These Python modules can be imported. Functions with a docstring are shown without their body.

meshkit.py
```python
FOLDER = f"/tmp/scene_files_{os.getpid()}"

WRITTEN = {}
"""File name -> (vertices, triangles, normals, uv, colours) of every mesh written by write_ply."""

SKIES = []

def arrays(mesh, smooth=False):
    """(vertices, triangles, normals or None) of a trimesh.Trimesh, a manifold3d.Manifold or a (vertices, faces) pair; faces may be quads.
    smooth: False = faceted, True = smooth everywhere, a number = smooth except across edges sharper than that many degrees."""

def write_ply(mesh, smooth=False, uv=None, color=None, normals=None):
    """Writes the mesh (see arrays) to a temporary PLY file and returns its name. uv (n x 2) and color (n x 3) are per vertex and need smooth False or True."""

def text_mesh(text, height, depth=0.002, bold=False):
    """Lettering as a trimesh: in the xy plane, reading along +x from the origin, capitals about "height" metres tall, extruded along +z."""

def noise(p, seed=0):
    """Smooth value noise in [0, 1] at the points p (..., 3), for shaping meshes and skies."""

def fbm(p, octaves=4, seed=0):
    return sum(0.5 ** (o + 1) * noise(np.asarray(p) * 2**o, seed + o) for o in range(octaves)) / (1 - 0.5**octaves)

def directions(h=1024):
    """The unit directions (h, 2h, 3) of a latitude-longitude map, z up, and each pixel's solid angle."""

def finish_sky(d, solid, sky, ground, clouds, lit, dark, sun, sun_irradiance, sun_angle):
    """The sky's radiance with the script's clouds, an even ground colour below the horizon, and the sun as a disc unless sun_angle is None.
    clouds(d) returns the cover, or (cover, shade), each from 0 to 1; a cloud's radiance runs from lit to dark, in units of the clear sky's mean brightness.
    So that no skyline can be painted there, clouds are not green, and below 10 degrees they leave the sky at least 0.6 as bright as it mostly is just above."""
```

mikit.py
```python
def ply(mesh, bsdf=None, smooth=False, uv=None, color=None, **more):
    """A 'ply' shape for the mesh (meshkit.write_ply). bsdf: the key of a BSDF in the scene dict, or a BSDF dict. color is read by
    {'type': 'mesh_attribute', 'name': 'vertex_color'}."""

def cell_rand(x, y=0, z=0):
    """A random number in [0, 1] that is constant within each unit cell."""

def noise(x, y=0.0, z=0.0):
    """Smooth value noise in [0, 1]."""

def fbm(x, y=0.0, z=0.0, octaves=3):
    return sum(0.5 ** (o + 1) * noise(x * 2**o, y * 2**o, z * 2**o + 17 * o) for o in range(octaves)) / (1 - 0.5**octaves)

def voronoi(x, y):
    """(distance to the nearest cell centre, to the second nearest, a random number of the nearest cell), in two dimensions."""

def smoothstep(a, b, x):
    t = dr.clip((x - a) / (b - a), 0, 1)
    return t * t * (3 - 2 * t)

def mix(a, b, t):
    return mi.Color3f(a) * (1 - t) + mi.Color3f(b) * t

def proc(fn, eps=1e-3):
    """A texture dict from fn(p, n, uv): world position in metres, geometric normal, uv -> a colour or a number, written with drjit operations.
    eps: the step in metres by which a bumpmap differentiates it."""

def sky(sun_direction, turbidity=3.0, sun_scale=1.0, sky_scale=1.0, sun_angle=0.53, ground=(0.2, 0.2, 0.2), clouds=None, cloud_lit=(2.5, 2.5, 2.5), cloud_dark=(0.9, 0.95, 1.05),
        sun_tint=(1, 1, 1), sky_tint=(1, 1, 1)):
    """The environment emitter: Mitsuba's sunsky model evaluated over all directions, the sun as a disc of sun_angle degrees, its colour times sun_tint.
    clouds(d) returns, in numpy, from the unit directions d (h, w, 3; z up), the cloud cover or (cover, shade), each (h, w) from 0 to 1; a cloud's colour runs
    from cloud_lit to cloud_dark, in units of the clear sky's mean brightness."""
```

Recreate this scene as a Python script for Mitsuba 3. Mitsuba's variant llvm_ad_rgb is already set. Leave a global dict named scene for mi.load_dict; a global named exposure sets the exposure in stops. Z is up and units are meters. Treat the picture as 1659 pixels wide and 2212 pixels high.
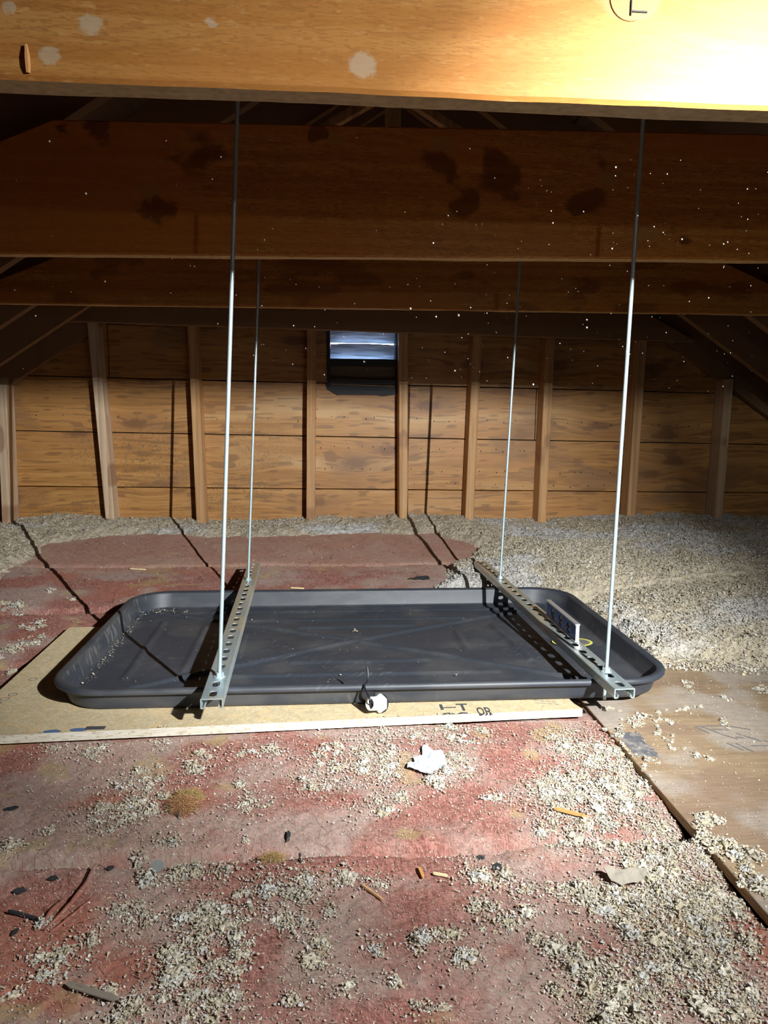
import math, random, numpy as np, trimesh
import drjit as dr
import mitsuba as mi
import mikit, meshkit
from mikit import noise, fbm, voronoi, smoothstep, mix, cell_rand
from shapely.geometry import Polygon, Point, box as sbox
from scipy.spatial import Delaunay

scene, labels = {}, {}
T = mi.ScalarTransform4f
Z0 = 0.65                                   # lens height; every height below is given relative to the lens
# ------------------------------------------------------------------ camera
FX = 1661.0
YAW, PITCH, ROLL = np.radians(4.75), np.radians(8.2), np.radians(0.55)
fwd = np.array([np.sin(YAW)*np.cos(PITCH), np.cos(YAW)*np.cos(PITCH), -np.sin(PITCH)])
r0 = np.array([np.cos(YAW), -np.sin(YAW), 0.0]); u0 = np.cross(r0, fwd)
upv = -r0*np.sin(ROLL) + u0*np.cos(ROLL)
CAM = np.array([0, 0, Z0])
scene['camera'] = {'type': 'perspective', 'fov_axis': 'x', 'fov': float(2*np.degrees(np.arctan(829.5/FX))), 'near_clip': 0.02, 'far_clip': 100.0,
                   'to_world': T().look_at(origin=CAM.tolist(), target=(CAM+fwd).tolist(), up=upv.tolist())}
# ------------------------------------------------------------------ light
exposure = 0.0
LAMP = np.array([0.75, -0.05, 0.378])       # LED work light, right of and above the lens
AIM = LAMP + np.array([-0.235, 0.94, -0.335])
BEAM_I, BEAM_IN, BEAM_OUT, FLOOD = 3.4, 18.0, 29.0, 9000.0
LOW_AIM, LOW_I, LOW_IN, LOW_OUT = np.array([-0.55, 0.66, -0.62]), 1.35, 12.0, 42.0      # lower LED bank, turned down to the floor
BEAM_COL = np.array([0.97, 1.0, 1.0])
SECOND = np.array([0.62, 0.0, 0.21]); SECOND_L = 3200.0
scene['sky'] = {**mikit.sky((0.3, -0.5, 0.8), turbidity=4.0, sun_scale=0.0, sky_scale=38.0, ground=(0.35, 0.36, 0.38)), 'sampling_weight': 5.0}

# ------------------------------------------------------------------ helpers
def lab(key, label=None, cat=None, group=None, kind=None):
    d = labels.setdefault(key, {})
    if label: d['label'] = label
    if cat: d['category'] = cat
    if group: d['group'] = group
    if kind: d['kind'] = kind
def numbered(key):
    if key not in scene and key not in labels: return key
    i = 1
    while f'{key}_{i:03d}' in scene or f'{key}_{i:03d}' in labels: i += 1
    return f'{key}_{i:03d}'
def put(key, mesh, bsdf, smooth=False, color=None, fixed=False, **more):
    v, f, _ = meshkit.arrays(mesh)
    v = np.array(v, float) + [0, 0, Z0]
    key = key if fixed else numbered(key)
    scene[key] = mikit.ply((v, f), bsdf, smooth=smooth, color=color, **more)
    return key
def tm(v, f): return trimesh.Trimesh(np.asarray(v, float), np.asarray(f), process=False)
def bbox(x0, x1, y0, y1, z0, z1, b=0.002):
    c = np.array([(x0+x1)/2, (y0+y1)/2, (z0+z1)/2]); h = np.array([x1-x0, y1-y0, z1-z0])/2
    b = min(b, h.min()*0.45); pts = []
    for s in np.ndindex(2, 2, 2):
        s = np.array(s)*2-1
        for k in range(3):
            q = h - b; q = q.copy(); q[k] = h[k]; pts.append(s*q)
    m = trimesh.convex.convex_hull(np.array(pts)); m.apply_translation(c); return m
def cat(*ms): return trimesh.util.concatenate([tm(*meshkit.arrays(m)[:2]) for m in ms])
def rotz(m, deg, at=(0, 0, 0)):
    m = m.copy(); m.apply_transform(trimesh.transformations.rotation_matrix(math.radians(deg), [0, 0, 1], at)); return m
def extrude(poly, h): return trimesh.creation.extrude_polygon(poly, h, engine='earcut')
def align(m, a, b):
    """mesh modelled along +z from 0 -> from a towards b"""
    a, b = np.asarray(a, float), np.asarray(b, float); d = (b-a)/np.linalg.norm(b-a)
    R = trimesh.geometry.align_vectors([0, 0, 1], d); m = m.copy(); m.apply_transform(R); m.apply_translation(a); return m
def tube(pts, r, sides=8, flat=1.0):
    p = np.asarray(pts, float); t = np.gradient(p, axis=0); t /= np.linalg.norm(t, axis=1, keepdims=True)
    ref = np.where(np.abs(t[:, :1]) < 0.9, [[1.0, 0, 0]], [[0, 1.0, 0]])
    b = np.cross(t, ref); b /= np.linalg.norm(b, axis=1, keepdims=True); a = np.cross(b, t)
    r = np.broadcast_to(r, (len(p),)); an = np.arange(sides)*2*np.pi/sides
    v = p[:, None] + r[:, None, None]*(np.cos(an)[None, :, None]*a[:, None] + flat*np.sin(an)[None, :, None]*b[:, None])
    n = len(p); i, j = np.meshgrid(np.arange(n-1), np.arange(sides), indexing='ij'); k = (j+1) % sides
    q = np.stack([i*sides+j, i*sides+k, (i+1)*sides+k, (i+1)*sides+j], -1).reshape(-1, 4)
    f = np.vstack([q[:, [0, 1, 2]], q[:, [0, 2, 3]]])
    v = np.vstack([v.reshape(-1, 3), p[:1], p[-1:]]); c0, c1 = n*sides, n*sides+1; s = np.arange(sides); s1 = (s+1) % sides
    f = np.vstack([f, np.stack([s1, s, s*0+c0], 1), np.stack([(n-1)*sides+s, (n-1)*sides+s1, s*0+c1], 1)])
    return tm(v, f)
def grid(x0, x1, y0, y1, step, zf):
    nx, ny = max(2, int(round((x1-x0)/step))+1), max(2, int(round((y1-y0)/step))+1)
    X, Y = np.meshgrid(np.linspace(x0, x1, nx), np.linspace(y0, y1, ny), indexing='ij')
    Zv = zf(X, Y); i, j = np.meshgrid(np.arange(nx-1), np.arange(ny-1), indexing='ij')
    a = i*ny+j; q = np.stack([a, a+ny, a+ny+1, a+1], -1).reshape(-1, 4)
    return np.stack([X, Y, Zv], -1).reshape(-1, 3), np.vstack([q[:, [0, 1, 2]], q[:, [0, 2, 3]]])
def nz(X, Y, s, seed=0, octv=3): return meshkit.fbm(np.stack([X*s+50, Y*s+50, np.zeros_like(X)+3.3], -1), octv, seed) - 0.5
def sstep(a, b, x): t = np.clip((x-a)/(b-a), 0, 1); return t*t*(3-2*t)

# ------------------------------------------------------------------ materials
def two(b): return {'type': 'twosided', 'bsdf': b}
def rgb(*c): return {'type': 'rgb', 'value': list(map(float, c))}
def pr(col, rough, **k): return {'type': 'principled', 'base_color': col if isinstance(col, dict) else rgb(*col), 'roughness': rough, **k}
def knotmask(x, z, knots):
    """distance-warped grain coordinate and knot darkness for (x, z, radius) knots"""
    w, d = mi.Float(0), mi.Float(0)
    for kx, kz, r in knots:
        q = dr.sqrt(dr.square((x-kx)/1.5)+dr.square(z-kz))
        w += r*1.2*dr.exp(-dr.square(q/(2.6*r)))*dr.select(z > kz, 1.0, -1.0)
        d = dr.maximum(d, smoothstep(r*1.05, r*0.85, q))
    return w, d
JK1 = [(0.298, 0.385, 0.021), (-0.62, 0.44, 0.016), (1.1, 0.40, 0.02)]
BLOTCH = [(-0.243, 0.478, 0.04), (-0.275, 0.49, 0.022), (0.383, 0.462, 0.04), (0.363, 0.503, 0.022), (0.297, 0.409, 0.025), (0.573, 0.436, 0.031), (0.237, 0.48, 0.027), (-0.436, 0.519, 0.022), (-0.333, 0.377, 0.027), (-0.01, 0.535, 0.013), (0.59, 0.501, 0.027), (0.534, 0.407, 0.022), (0.781, 0.347, 0.02), (-0.521, 0.522, 0.009)]
JK2 = [(-0.34, 0.415, 0.016), (0.252, 0.525, 0.016), (0.60, 0.47, 0.014), (0.03, 0.53, 0.012), (0.70, 0.36, 0.018), (-0.9, 0.47, 0.02)]
def joist_col(p, n, uv):
    x, y, z = p.x, p.y, p.z - Z0
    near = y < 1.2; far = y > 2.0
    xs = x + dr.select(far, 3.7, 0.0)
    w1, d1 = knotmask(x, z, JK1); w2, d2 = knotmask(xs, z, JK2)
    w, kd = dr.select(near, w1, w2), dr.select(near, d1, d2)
    zz = z + w + 0.012*fbm(xs*2.3, z*3.0, y*2) + y*0.7
    g = noise(xs*1.1, zz*95, 1.0); g2 = fbm(xs*9, zz*260, 4.0, octaves=2)
    fleck = noise(xs*170, z*620, 2.0)*noise(xs*60+9, z*200, 5.0)
    c = mix((0.41, 0.170, 0.040), (0.55, 0.28, 0.085), smoothstep(0.2, 0.85, 0.55*g+0.45*g2))
    c = mix(c, (0.66, 0.40, 0.16), 0.55*smoothstep(0.42, 0.75, fleck))
    wx = xs + 0.004*noise(xs*120, z*200, 6.0)
    c = mix(c, (0.25, 0.095, 0.028), 0.5*smoothstep(0.58, 0.82, noise(wx*185, (z+0.05*xs)*900, 8.0)))
    c = mix(c, (0.24, 0.09, 0.03), 0.35*smoothstep(0.60, 0.8, noise(wx*60, (z-0.03*xs)*520, 18.0)))
    bl = fbm(xs*2.1, z*7, y*3+5)
    c = mix(c, (0.50, 0.20, 0.045), 0.7*smoothstep(0.42, 0.66, bl))
    # grown-in knot: paler disc with a ring
    c = mix(c, (0.40, 0.24, 0.10), kd*0.75)
    # pale plaster smears on the front joist
    s = mi.Float(0)
    for sx, sz, r in ((-0.209, 0.3385, 0.0105), (-0.247, 0.3105, 0.009), (0.040, 0.3145, 0.013), (-0.218, 0.380, 0.008), (-0.1, 0.345, 0.005), (-0.28, 0.35, 0.006)):
        q = dr.sqrt(dr.square((x-sx)/1.25)+dr.square(z-sz)) + 0.006*(fbm(x*260, z*300, 1.0)-0.5)
        s = dr.maximum(s, smoothstep(r, r*0.65, q))
    c = mix(c, (0.56, 0.47, 0.33), dr.select(near, s*0.55, 0.0))
    # dark weather stains on the rear ones
    st = mi.Float(0); rag = 0.075*(fbm(xs*22, z*26, 3.0, octaves=5)-0.5)
    for sx, sz, r in BLOTCH:
        q = dr.sqrt(dr.square((x-sx)/1.15)+dr.square(z-sz)) + rag
        st = dr.maximum(st, smoothstep(r*1.1, r*0.45, q))
    st = dr.select(far, smoothstep(0.58, 0.68, fbm(xs*5.5+3, z*13, 2.0, octaves=5))*0.6, st)
    c = mix(c, (0.10, 0.035, 0.012), dr.select(near, 0.0, st*0.7))
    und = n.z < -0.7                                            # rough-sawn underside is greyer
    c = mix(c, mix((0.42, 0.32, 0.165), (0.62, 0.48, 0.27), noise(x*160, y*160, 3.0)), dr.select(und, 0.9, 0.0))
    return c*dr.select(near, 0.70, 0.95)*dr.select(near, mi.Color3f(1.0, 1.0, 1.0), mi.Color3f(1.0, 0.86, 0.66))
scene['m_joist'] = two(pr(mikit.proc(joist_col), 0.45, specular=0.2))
def board_col(p, n, uv):
    x, z = p.x, p.z - Z0
    bi = dr.floor((z + 0.632 + 0.0155*(x-0.2))/0.235)
    o = bi*7.31
    v1, v2, vr = voronoi(x*2.1+o*1.7, z*5.5+o*0.37)
    kr = smoothstep(0.17, 0.06, v1+0.05*(noise(x*90, z*90, 2.0)-0.5))*dr.select(vr > 0.25, 1.0, 0.0)
    zz = z + 0.03*dr.exp(-dr.square(v1*3.2)) + 0.02*fbm(x*2.6+o, z*3)
    g = noise(x*1.4+o, zz*75, o); g2 = fbm(x*8+o, zz*220, 2.0, octaves=2)
    c = mix((0.30, 0.130, 0.032), (0.45, 0.230, 0.070), smoothstep(0.2, 0.8, 0.5*g+0.5*g2))
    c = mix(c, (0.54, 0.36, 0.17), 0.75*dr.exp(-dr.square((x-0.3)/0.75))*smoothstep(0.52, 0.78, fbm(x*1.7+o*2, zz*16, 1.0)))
    c = mix(c, (0.40, 0.19, 0.06), 0.8*smoothstep(0.5, 0.7, fbm(x*1.1+o, z*2.3, 7.0)))
    c = mix(c, (0.30, 0.14, 0.05), 0.6*smoothstep(0.42, 0.18, v1)*dr.select(vr > 0.25, 1.0, 0.0))
    c = mix(c, (0.13, 0.055, 0.022), 0.7*kr)
    streak = smoothstep(0.66, 0.82, noise(x*16+o, zz*120, 9.0))
    c = mix(c, (0.17, 0.08, 0.03), 0.6*streak)
    spk = smoothstep(0.66, 0.80, noise(x*260+3*noise(x*60, z*60, 2.0), z*230+x*90, 4.0)+0.25*(noise(x*400, z*400, 1.0)-0.5))*smoothstep(0.46, 0.62, fbm(x*4+4, z*6, 8.0))*smoothstep(0.1, -0.35, x)*smoothstep(0.0, -0.2, z)
    c = mix(c, (0.16, 0.10, 0.05), 0.75*spk)
    st = smoothstep(0.60, 0.74, fbm(x*3.1+11, z*6, 5.0, octaves=4))
    c = mix(c, (0.22, 0.115, 0.055), 0.6*st)
    return c
scene['m_board'] = two(pr(mikit.proc(board_col), 0.5, specular=0.4))
def stud_col(p, n, uv):
    x, y, z = p.x, p.y, p.z - Z0
    k = dr.floor((x+1.5)/0.2)
    g = noise((x+y)*110, z*1.6, k); g2 = fbm((x+y)*260, z*7, k+2.0, octaves=2)
    c = mix((0.36, 0.175, 0.058), (0.49, 0.275, 0.115), smoothstep(0.25, 0.8, 0.5*g+0.5*g2))
    grey = dr.select(x < -0.75, 0.75, dr.select(x > 1.65, 0.55, 0.15))
    c = mix(c, mix((0.40, 0.29, 0.19), (0.62, 0.50, 0.37), g), grey*smoothstep(0.25, 0.6, fbm(x*4, z*2.5, 3.0)+0.2*noise(x*60, z*9, 1.0)))
    return mix(c, (0.22, 0.10, 0.05), 0.6*smoothstep(0.68, 0.78, fbm(x*9, z*6, k)))
scene['m_stud'] = two(pr(mikit.proc(stud_col), 0.6, specular=0.3))
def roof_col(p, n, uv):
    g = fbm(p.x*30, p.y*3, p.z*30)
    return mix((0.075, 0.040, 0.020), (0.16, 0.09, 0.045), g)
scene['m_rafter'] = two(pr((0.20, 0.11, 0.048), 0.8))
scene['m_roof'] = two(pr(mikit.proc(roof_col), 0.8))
def osb_col(p, n, uv):
    x, y = p.x, p.y
    # overlapping strands: three turned voronoi layers
    c, best = mi.Color3f(0.5, 0.4, 0.25), mi.Float(0)
    for k, a in enumerate((0.2, 1.15, 2.3)):
        ca, sa = math.cos(a), math.sin(a)
        xx, yy = x*ca+y*sa + 0.006*noise(x*40, y*40, k), -x*sa+y*ca
        v1, v2, r = voronoi(xx*45+k*5.3, yy*190+k*9.1)
        col = mix((0.42, 0.335, 0.20), (0.54, 0.445, 0.285), r)
        col = mix(col, (0.55, 0.36, 0.16), dr.select(r > 0.86, 0.6, 0.0))
        col = col*(0.90+0.1*smoothstep(0.0, 0.25, v2-v1))
        h = cell_rand(dr.floor(r*97.0), k, 3)
        c = dr.select(h > best, col, c); best = dr.maximum(best, h)
    c = c*(0.88+0.24*noise(x*500, y*500, 1.0))
    edge = dr.abs(n.z) < 0.5
    ec = mix((0.40, 0.35, 0.27), (0.60, 0.56, 0.48), fbm((x+y*1.0)*40, p.z*900, 2.0))
    ec = mix(ec, (0.30, 0.24, 0.15), 0.6*smoothstep(0.70, 0.82, noise((x+y)*120, p.z*500, 7.0)))
    return dr.select(edge, ec, c)
scene['m_osb'] = two(pr(mikit.proc(osb_col), 0.75))
def ply_col(p, n, uv):
    x, y = p.x, p.y
    w = y + 0.02*fbm(x*5, y*7, 1.0)
    g = fbm(x*5, w*120, 2.0, octaves=2); g1 = noise(x*2, w*35, 5.0)
    c = mix((0.185, 0.125, 0.072), (0.31, 0.222, 0.135), 0.6*g+0.4*g1)
    c = mix(c, (0.19, 0.125, 0.085), 0.65*smoothstep(0.42, 0.62, fbm(x*6+2, y*8, 3.0)))
    d = smoothstep(0.42, 0.60, fbm(x*7+4, y*6+3, 9.0, octaves=4))
    c = mix(c, (0.33, 0.295, 0.26), 0.75*d*(0.6+0.4*noise(x*300, y*300, 2.0)))     # dust
    c = c*(0.85+0.3*noise(x*60, w*600, 6.0))
    return dr.select(dr.abs(n.z) < 0.5, mix((0.22, 0.12, 0.05), (0.38, 0.22, 0.09), noise(y*60, p.z*600, 1.0)), c)
scene['m_plywood'] = two(pr(mikit.proc(ply_col), 0.7))
def batt_col(p, n, uv):
    x, y = p.x, p.y
    a = fbm(x*7, y*7, 1.0); wx = x+0.02*fbm(x*25, y*25, 2.0); wy = y+0.02*fbm(x*25+7, y*25, 3.0)
    f1 = noise(wx*900, wy*130, 4.0); f2 = noise(wx*150, wy*850, 6.0); f3 = noise((wx+wy)*520, (wx-wy)*110, 8.0)
    f = 0.34*f1+0.33*f2+0.33*f3
    c = mix((0.165, 0.066, 0.052), (0.34, 0.158, 0.128), smoothstep(0.22, 0.78, f))
    c = mix(c, (0.33, 0.125, 0.078), 0.5*smoothstep(0.52, 0.7, fbm(x*5+9, y*6, 5.0)))
    dust = smoothstep(0.34, 0.66, fbm(x*9+3, y*11+5, 7.0, octaves=4))
    c = mix(c, (0.32, 0.255, 0.22), 0.8*dust*(0.5+0.7*noise(x*420, y*420, 2.0)))
    spk = smoothstep(0.80, 0.88, noise(x*330+5, y*330, 11.0))
    c = mix(c, (0.50, 0.42, 0.33), 0.25*spk)
    c = mix(c, (0.34, 0.27, 0.12), 0.45*smoothstep(0.70, 0.80, fbm(x*13+1, y*13+8, 3.0)))
    back = smoothstep(2.62, 2.80, y + 0.08*(fbm(x*4, y*4, 1.0)-0.5))                 # dustier rear batts
    return mix(c, mix((0.30, 0.17, 0.13), (0.42, 0.27, 0.20), f), 0.7*back)
scene['m_batt'] = two(pr(mikit.proc(batt_col), 1.0, specular=0.1))
scene['m_flake'] = two({'type': 'diffuse', 'reflectance': {'type': 'mesh_attribute', 'name': 'vertex_color'}})
def pan_col(p, n, uv):
    x, y, z = p.x, p.y, p.z
    base = mix((0.025, 0.029, 0.037), (0.037, 0.042, 0.053), fbm(x*8, y*8, z*8))
    dust = smoothstep(0.42, 0.75, fbm(x*11, y*14, z*30, octaves=4))
    base = mix(base, (0.085, 0.082, 0.08), 0.45*dust)
    scr = smoothstep(0.72, 0.86, noise(x*35+y*22, (y-x*0.8)*160, z*20))*smoothstep(0.5, 0.65, fbm(x*5, y*5, z*5))
    base = mix(base, (0.12, 0.118, 0.115), 0.28*scr)
    side = dr.select((x < -0.49) & (n.z < 0.5), 1.0, 0.0)*smoothstep(0.55, 0.80, noise(y*130+2*fbm(y*20, z*30, 1.0), z*38+y*30, 3.0))*smoothstep(0.35, 0.6, fbm(y*14, z*20, 6.0))
    return mix(base, (0.13, 0.125, 0.12), 0.6*side)
scene['m_pan'] = two(pr(mikit.proc(pan_col), 0.50, specular=0.45))
def strut_col(p, n, uv):
    x, y = p.x, p.y
    t = smoothstep(1.45, 1.95, y+0.25*(fbm(x*9, y*5, 1.0)-0.5))
    c = mix((0.52, 0.60, 0.60), (0.60, 0.56, 0.42), t)
    c = mix(c, (0.42, 0.54, 0.62), 0.5*smoothstep(0.45, 0.65, fbm(x*30, y*16, 3.0)))
    c = mix(c, (0.70, 0.66, 0.50), 0.5*smoothstep(0.5, 0.68, fbm(x*26+5, y*12, 6.0)))
    return c*(0.88+0.24*noise(x*500, y*500, p.z*300))
scene['m_strut'] = two(pr(mikit.proc(strut_col), 0.42, metallic=0.75, specular=0.5))
scene['m_steel'] = two(pr((0.47, 0.58, 0.61), 0.42, metallic=0.6))
scene['m_cut'] = two(pr((0.85, 0.86, 0.86), 0.45, metallic=0.3))
scene['m_aluminium'] = two(pr((0.78, 0.79, 0.80), 0.30, metallic=0.8))
scene['m_blue'] = two(pr((0.03, 0.13, 0.50), 0.35))
scene['m_vial'] = {'type': 'principledthin', 'base_color': rgb(0.75, 0.66, 0.56), 'roughness': 0.4, 'diff_trans': 1.2}
scene['m_dark'] = two(pr((0.012, 0.012, 0.014), 0.5))
scene['m_blackplastic'] = two(pr((0.012, 0.013, 0.015), 0.35))
scene['m_white'] = two(pr((0.66, 0.66, 0.65), 0.30))
def paper_col(p, n, uv): return mix((0.36, 0.42, 0.53), (0.46, 0.51, 0.60), noise(p.x*260, p.y*260, 1.0))
scene['m_paper'] = two(pr(mikit.proc(paper_col), 0.85))
scene['m_ink'] = two(pr((0.05, 0.05, 0.055), 0.8))
scene['m_faintink'] = two(pr((0.135, 0.12, 0.115), 0.8))
def stain_col(p, n, uv): return mix((0.085, 0.085, 0.095), (0.20, 0.18, 0.16), smoothstep(0.35, 0.7, fbm(p.x*90, p.y*90, 1.0, octaves=4)))
scene['m_stain'] = two(pr(mikit.proc(stain_col), 0.8))
scene['m_bluepaint'] = two(pr((0.075, 0.12, 0.24), 0.8))
scene['m_yellow'] = two(pr((0.55, 0.50, 0.10), 0.6))
scene['m_sticker'] = two(pr((0.16, 0.155, 0.14), 0.5))
scene['m_sliver'] = two(pr((0.46, 0.23, 0.075), 0.7))
scene['m_straw'] = two(pr((0.66, 0.52, 0.30), 0.8))
scene['m_card'] = two(pr((0.27, 0.24, 0.19), 0.9))
scene['m_strip'] = two(pr((0.20, 0.165, 0.13), 0.9))
scene['m_tar'] = two(pr((0.022, 0.023, 0.026), 0.8))
scene['m_coin'] = two(pr((0.22, 0.235, 0.225), 0.5, metallic=0.3))
def slat_col(p, n, uv):
    g = fbm(p.x*9, p.z*120, p.y*60); return mix((0.34, 0.34, 0.36), (0.82, 0.82, 0.84), smoothstep(0.3, 0.7, g))
scene['m_slat'] = two(pr(mikit.proc(slat_col), 0.8))
scene['m_flashing'] = two(pr((0.035, 0.038, 0.042), 0.6, metallic=0.2))
scene['m_ventwood'] = two(pr((0.13, 0.085, 0.05), 0.8))
scene['m_ceilingboard'] = two(pr((0.25, 0.23, 0.20), 0.9))
scene['m_mote'] = two(pr((0.20, 0.195, 0.185), 0.9))
# ------------------------------------------------------------------ roof, walls, floor (the setting)
XR, ZR, SL = 0.29, 1.095, 0.66               # ridge position, underside of rafters at the ridge, slope
def roof_z(x): return ZR - SL*abs(x-XR)
YF, YB = -1.6, 3.42
ATT = -0.76
put('floor', bbox(-2.72, 3.30, YF-0.05, YB+0.10, ATT-0.02, ATT, 0.002), 'm_ceilingboard', fixed=True); lab('floor', kind='structure')
L = math.hypot(1, SL)
lab('ceiling', kind='structure')
for yr in (-1.35, -0.75, -0.12, 0.52, 1.14, 1.71, 2.20, 2.62, 3.00, 3.36):
    for s in (-1, 1):
        xe = 2.85
        pts = [(XR, ZR), (XR+s*xe, ZR-SL*xe), (XR+s*xe, ZR-SL*xe+0.14*L), (XR, ZR+0.14*L)]
        m = extrude(Polygon(pts), 0.038)
        v = np.array(m.vertices); v = np.stack([v[:, 0], yr+v[:, 2], v[:, 1]], 1)
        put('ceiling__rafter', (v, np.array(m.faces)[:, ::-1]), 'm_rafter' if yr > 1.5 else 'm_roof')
nb = 18
for s in (-1, 1):
    for k in range(nb):
        a, b = k*0.1795+0.002, (k+1)*0.1795-0.002
        z = lambda d: ZR-SL*d+0.14*L
        pts = [(XR+s*a, z(a)), (XR+s*b, z(b)), (XR+s*b, z(b)+0.022), (XR+s*a, z(a)+0.022)]
        m = extrude(Polygon(pts), YB-YF+0.10)
        v = np.array(m.vertices); v = np.stack([v[:, 0], YF+v[:, 2], v[:, 1]], 1)
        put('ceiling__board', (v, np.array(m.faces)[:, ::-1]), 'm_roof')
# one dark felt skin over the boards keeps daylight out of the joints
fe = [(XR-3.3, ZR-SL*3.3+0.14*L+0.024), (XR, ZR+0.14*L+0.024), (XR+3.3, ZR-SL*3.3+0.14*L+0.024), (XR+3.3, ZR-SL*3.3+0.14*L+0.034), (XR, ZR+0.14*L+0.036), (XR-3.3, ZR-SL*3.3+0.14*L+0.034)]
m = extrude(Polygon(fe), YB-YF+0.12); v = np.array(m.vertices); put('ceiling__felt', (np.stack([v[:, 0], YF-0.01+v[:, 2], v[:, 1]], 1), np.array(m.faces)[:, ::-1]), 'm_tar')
# gable behind the camera
g = Polygon([(XR-2.85, ATT), (XR+2.85, ATT), (XR, ZR+0.2)])
m = extrude(g, 0.03); v = np.array(m.vertices); put('wall_front', (np.stack([v[:, 0], YF-0.03+v[:, 2], v[:, 1]], 1), np.array(m.faces)[:, ::-1]), 'm_roof', fixed=True); lab('wall_front', kind='structure')
# gable wall: horizontal boards, studs
lab('wall_back', kind='structure')
VX0, VX1, VZ0, VZ1 = 0.036, 0.336, 0.055, 0.315        # vent opening
rows = [(-0.632, -0.394), (-0.390, -0.161), (-0.157, 0.071), (0.075, 0.300), (0.304, 0.535), (0.539, 0.77), (0.774, 1.0), (1.004, 1.25)]
rng = random.Random(5)
def tilt(m): # courses fall a little to the right, as in the gable
    v = np.array(m.vertices); v[:, 2] -= 0.0155*(v[:, 0]-0.2)*np.clip((0.9-abs(v[:, 2]))/0.9, 0, 1); return tm(v, m.faces)
for (z0, z1) in rows:
    half = (ZR+0.14*L-z1)/SL+0.35
    x0, x1 = max(XR-half, -2.6), min(XR+half, 3.1)
    cuts = sorted([x0, x1] + [c for c in ([0.965] if z0 < 0.0 and z0 > -0.3 else [1.38] if z0 < -0.3 else [-0.9, 0.66]) if x0+0.3 < c < x1-0.3])
    for a, b in zip(cuts[:-1], cuts[1:]):
        dy = rng.uniform(-0.0015, 0.0015)
        for (p, q, lo, hi) in ([(a, VX0, z0, z1), (VX1, b, z0, z1)] if (z1 > VZ0+0.02 and z0 < VZ1-0.02 and a < VX0 and b > VX1) else [(a, b, z0, z1)]):
            put('wall_back__board', tilt(bbox(p+0.0015, q-0.0015, YB+dy, YB+0.022, lo, hi, 0.0015)), 'm_board')
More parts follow.
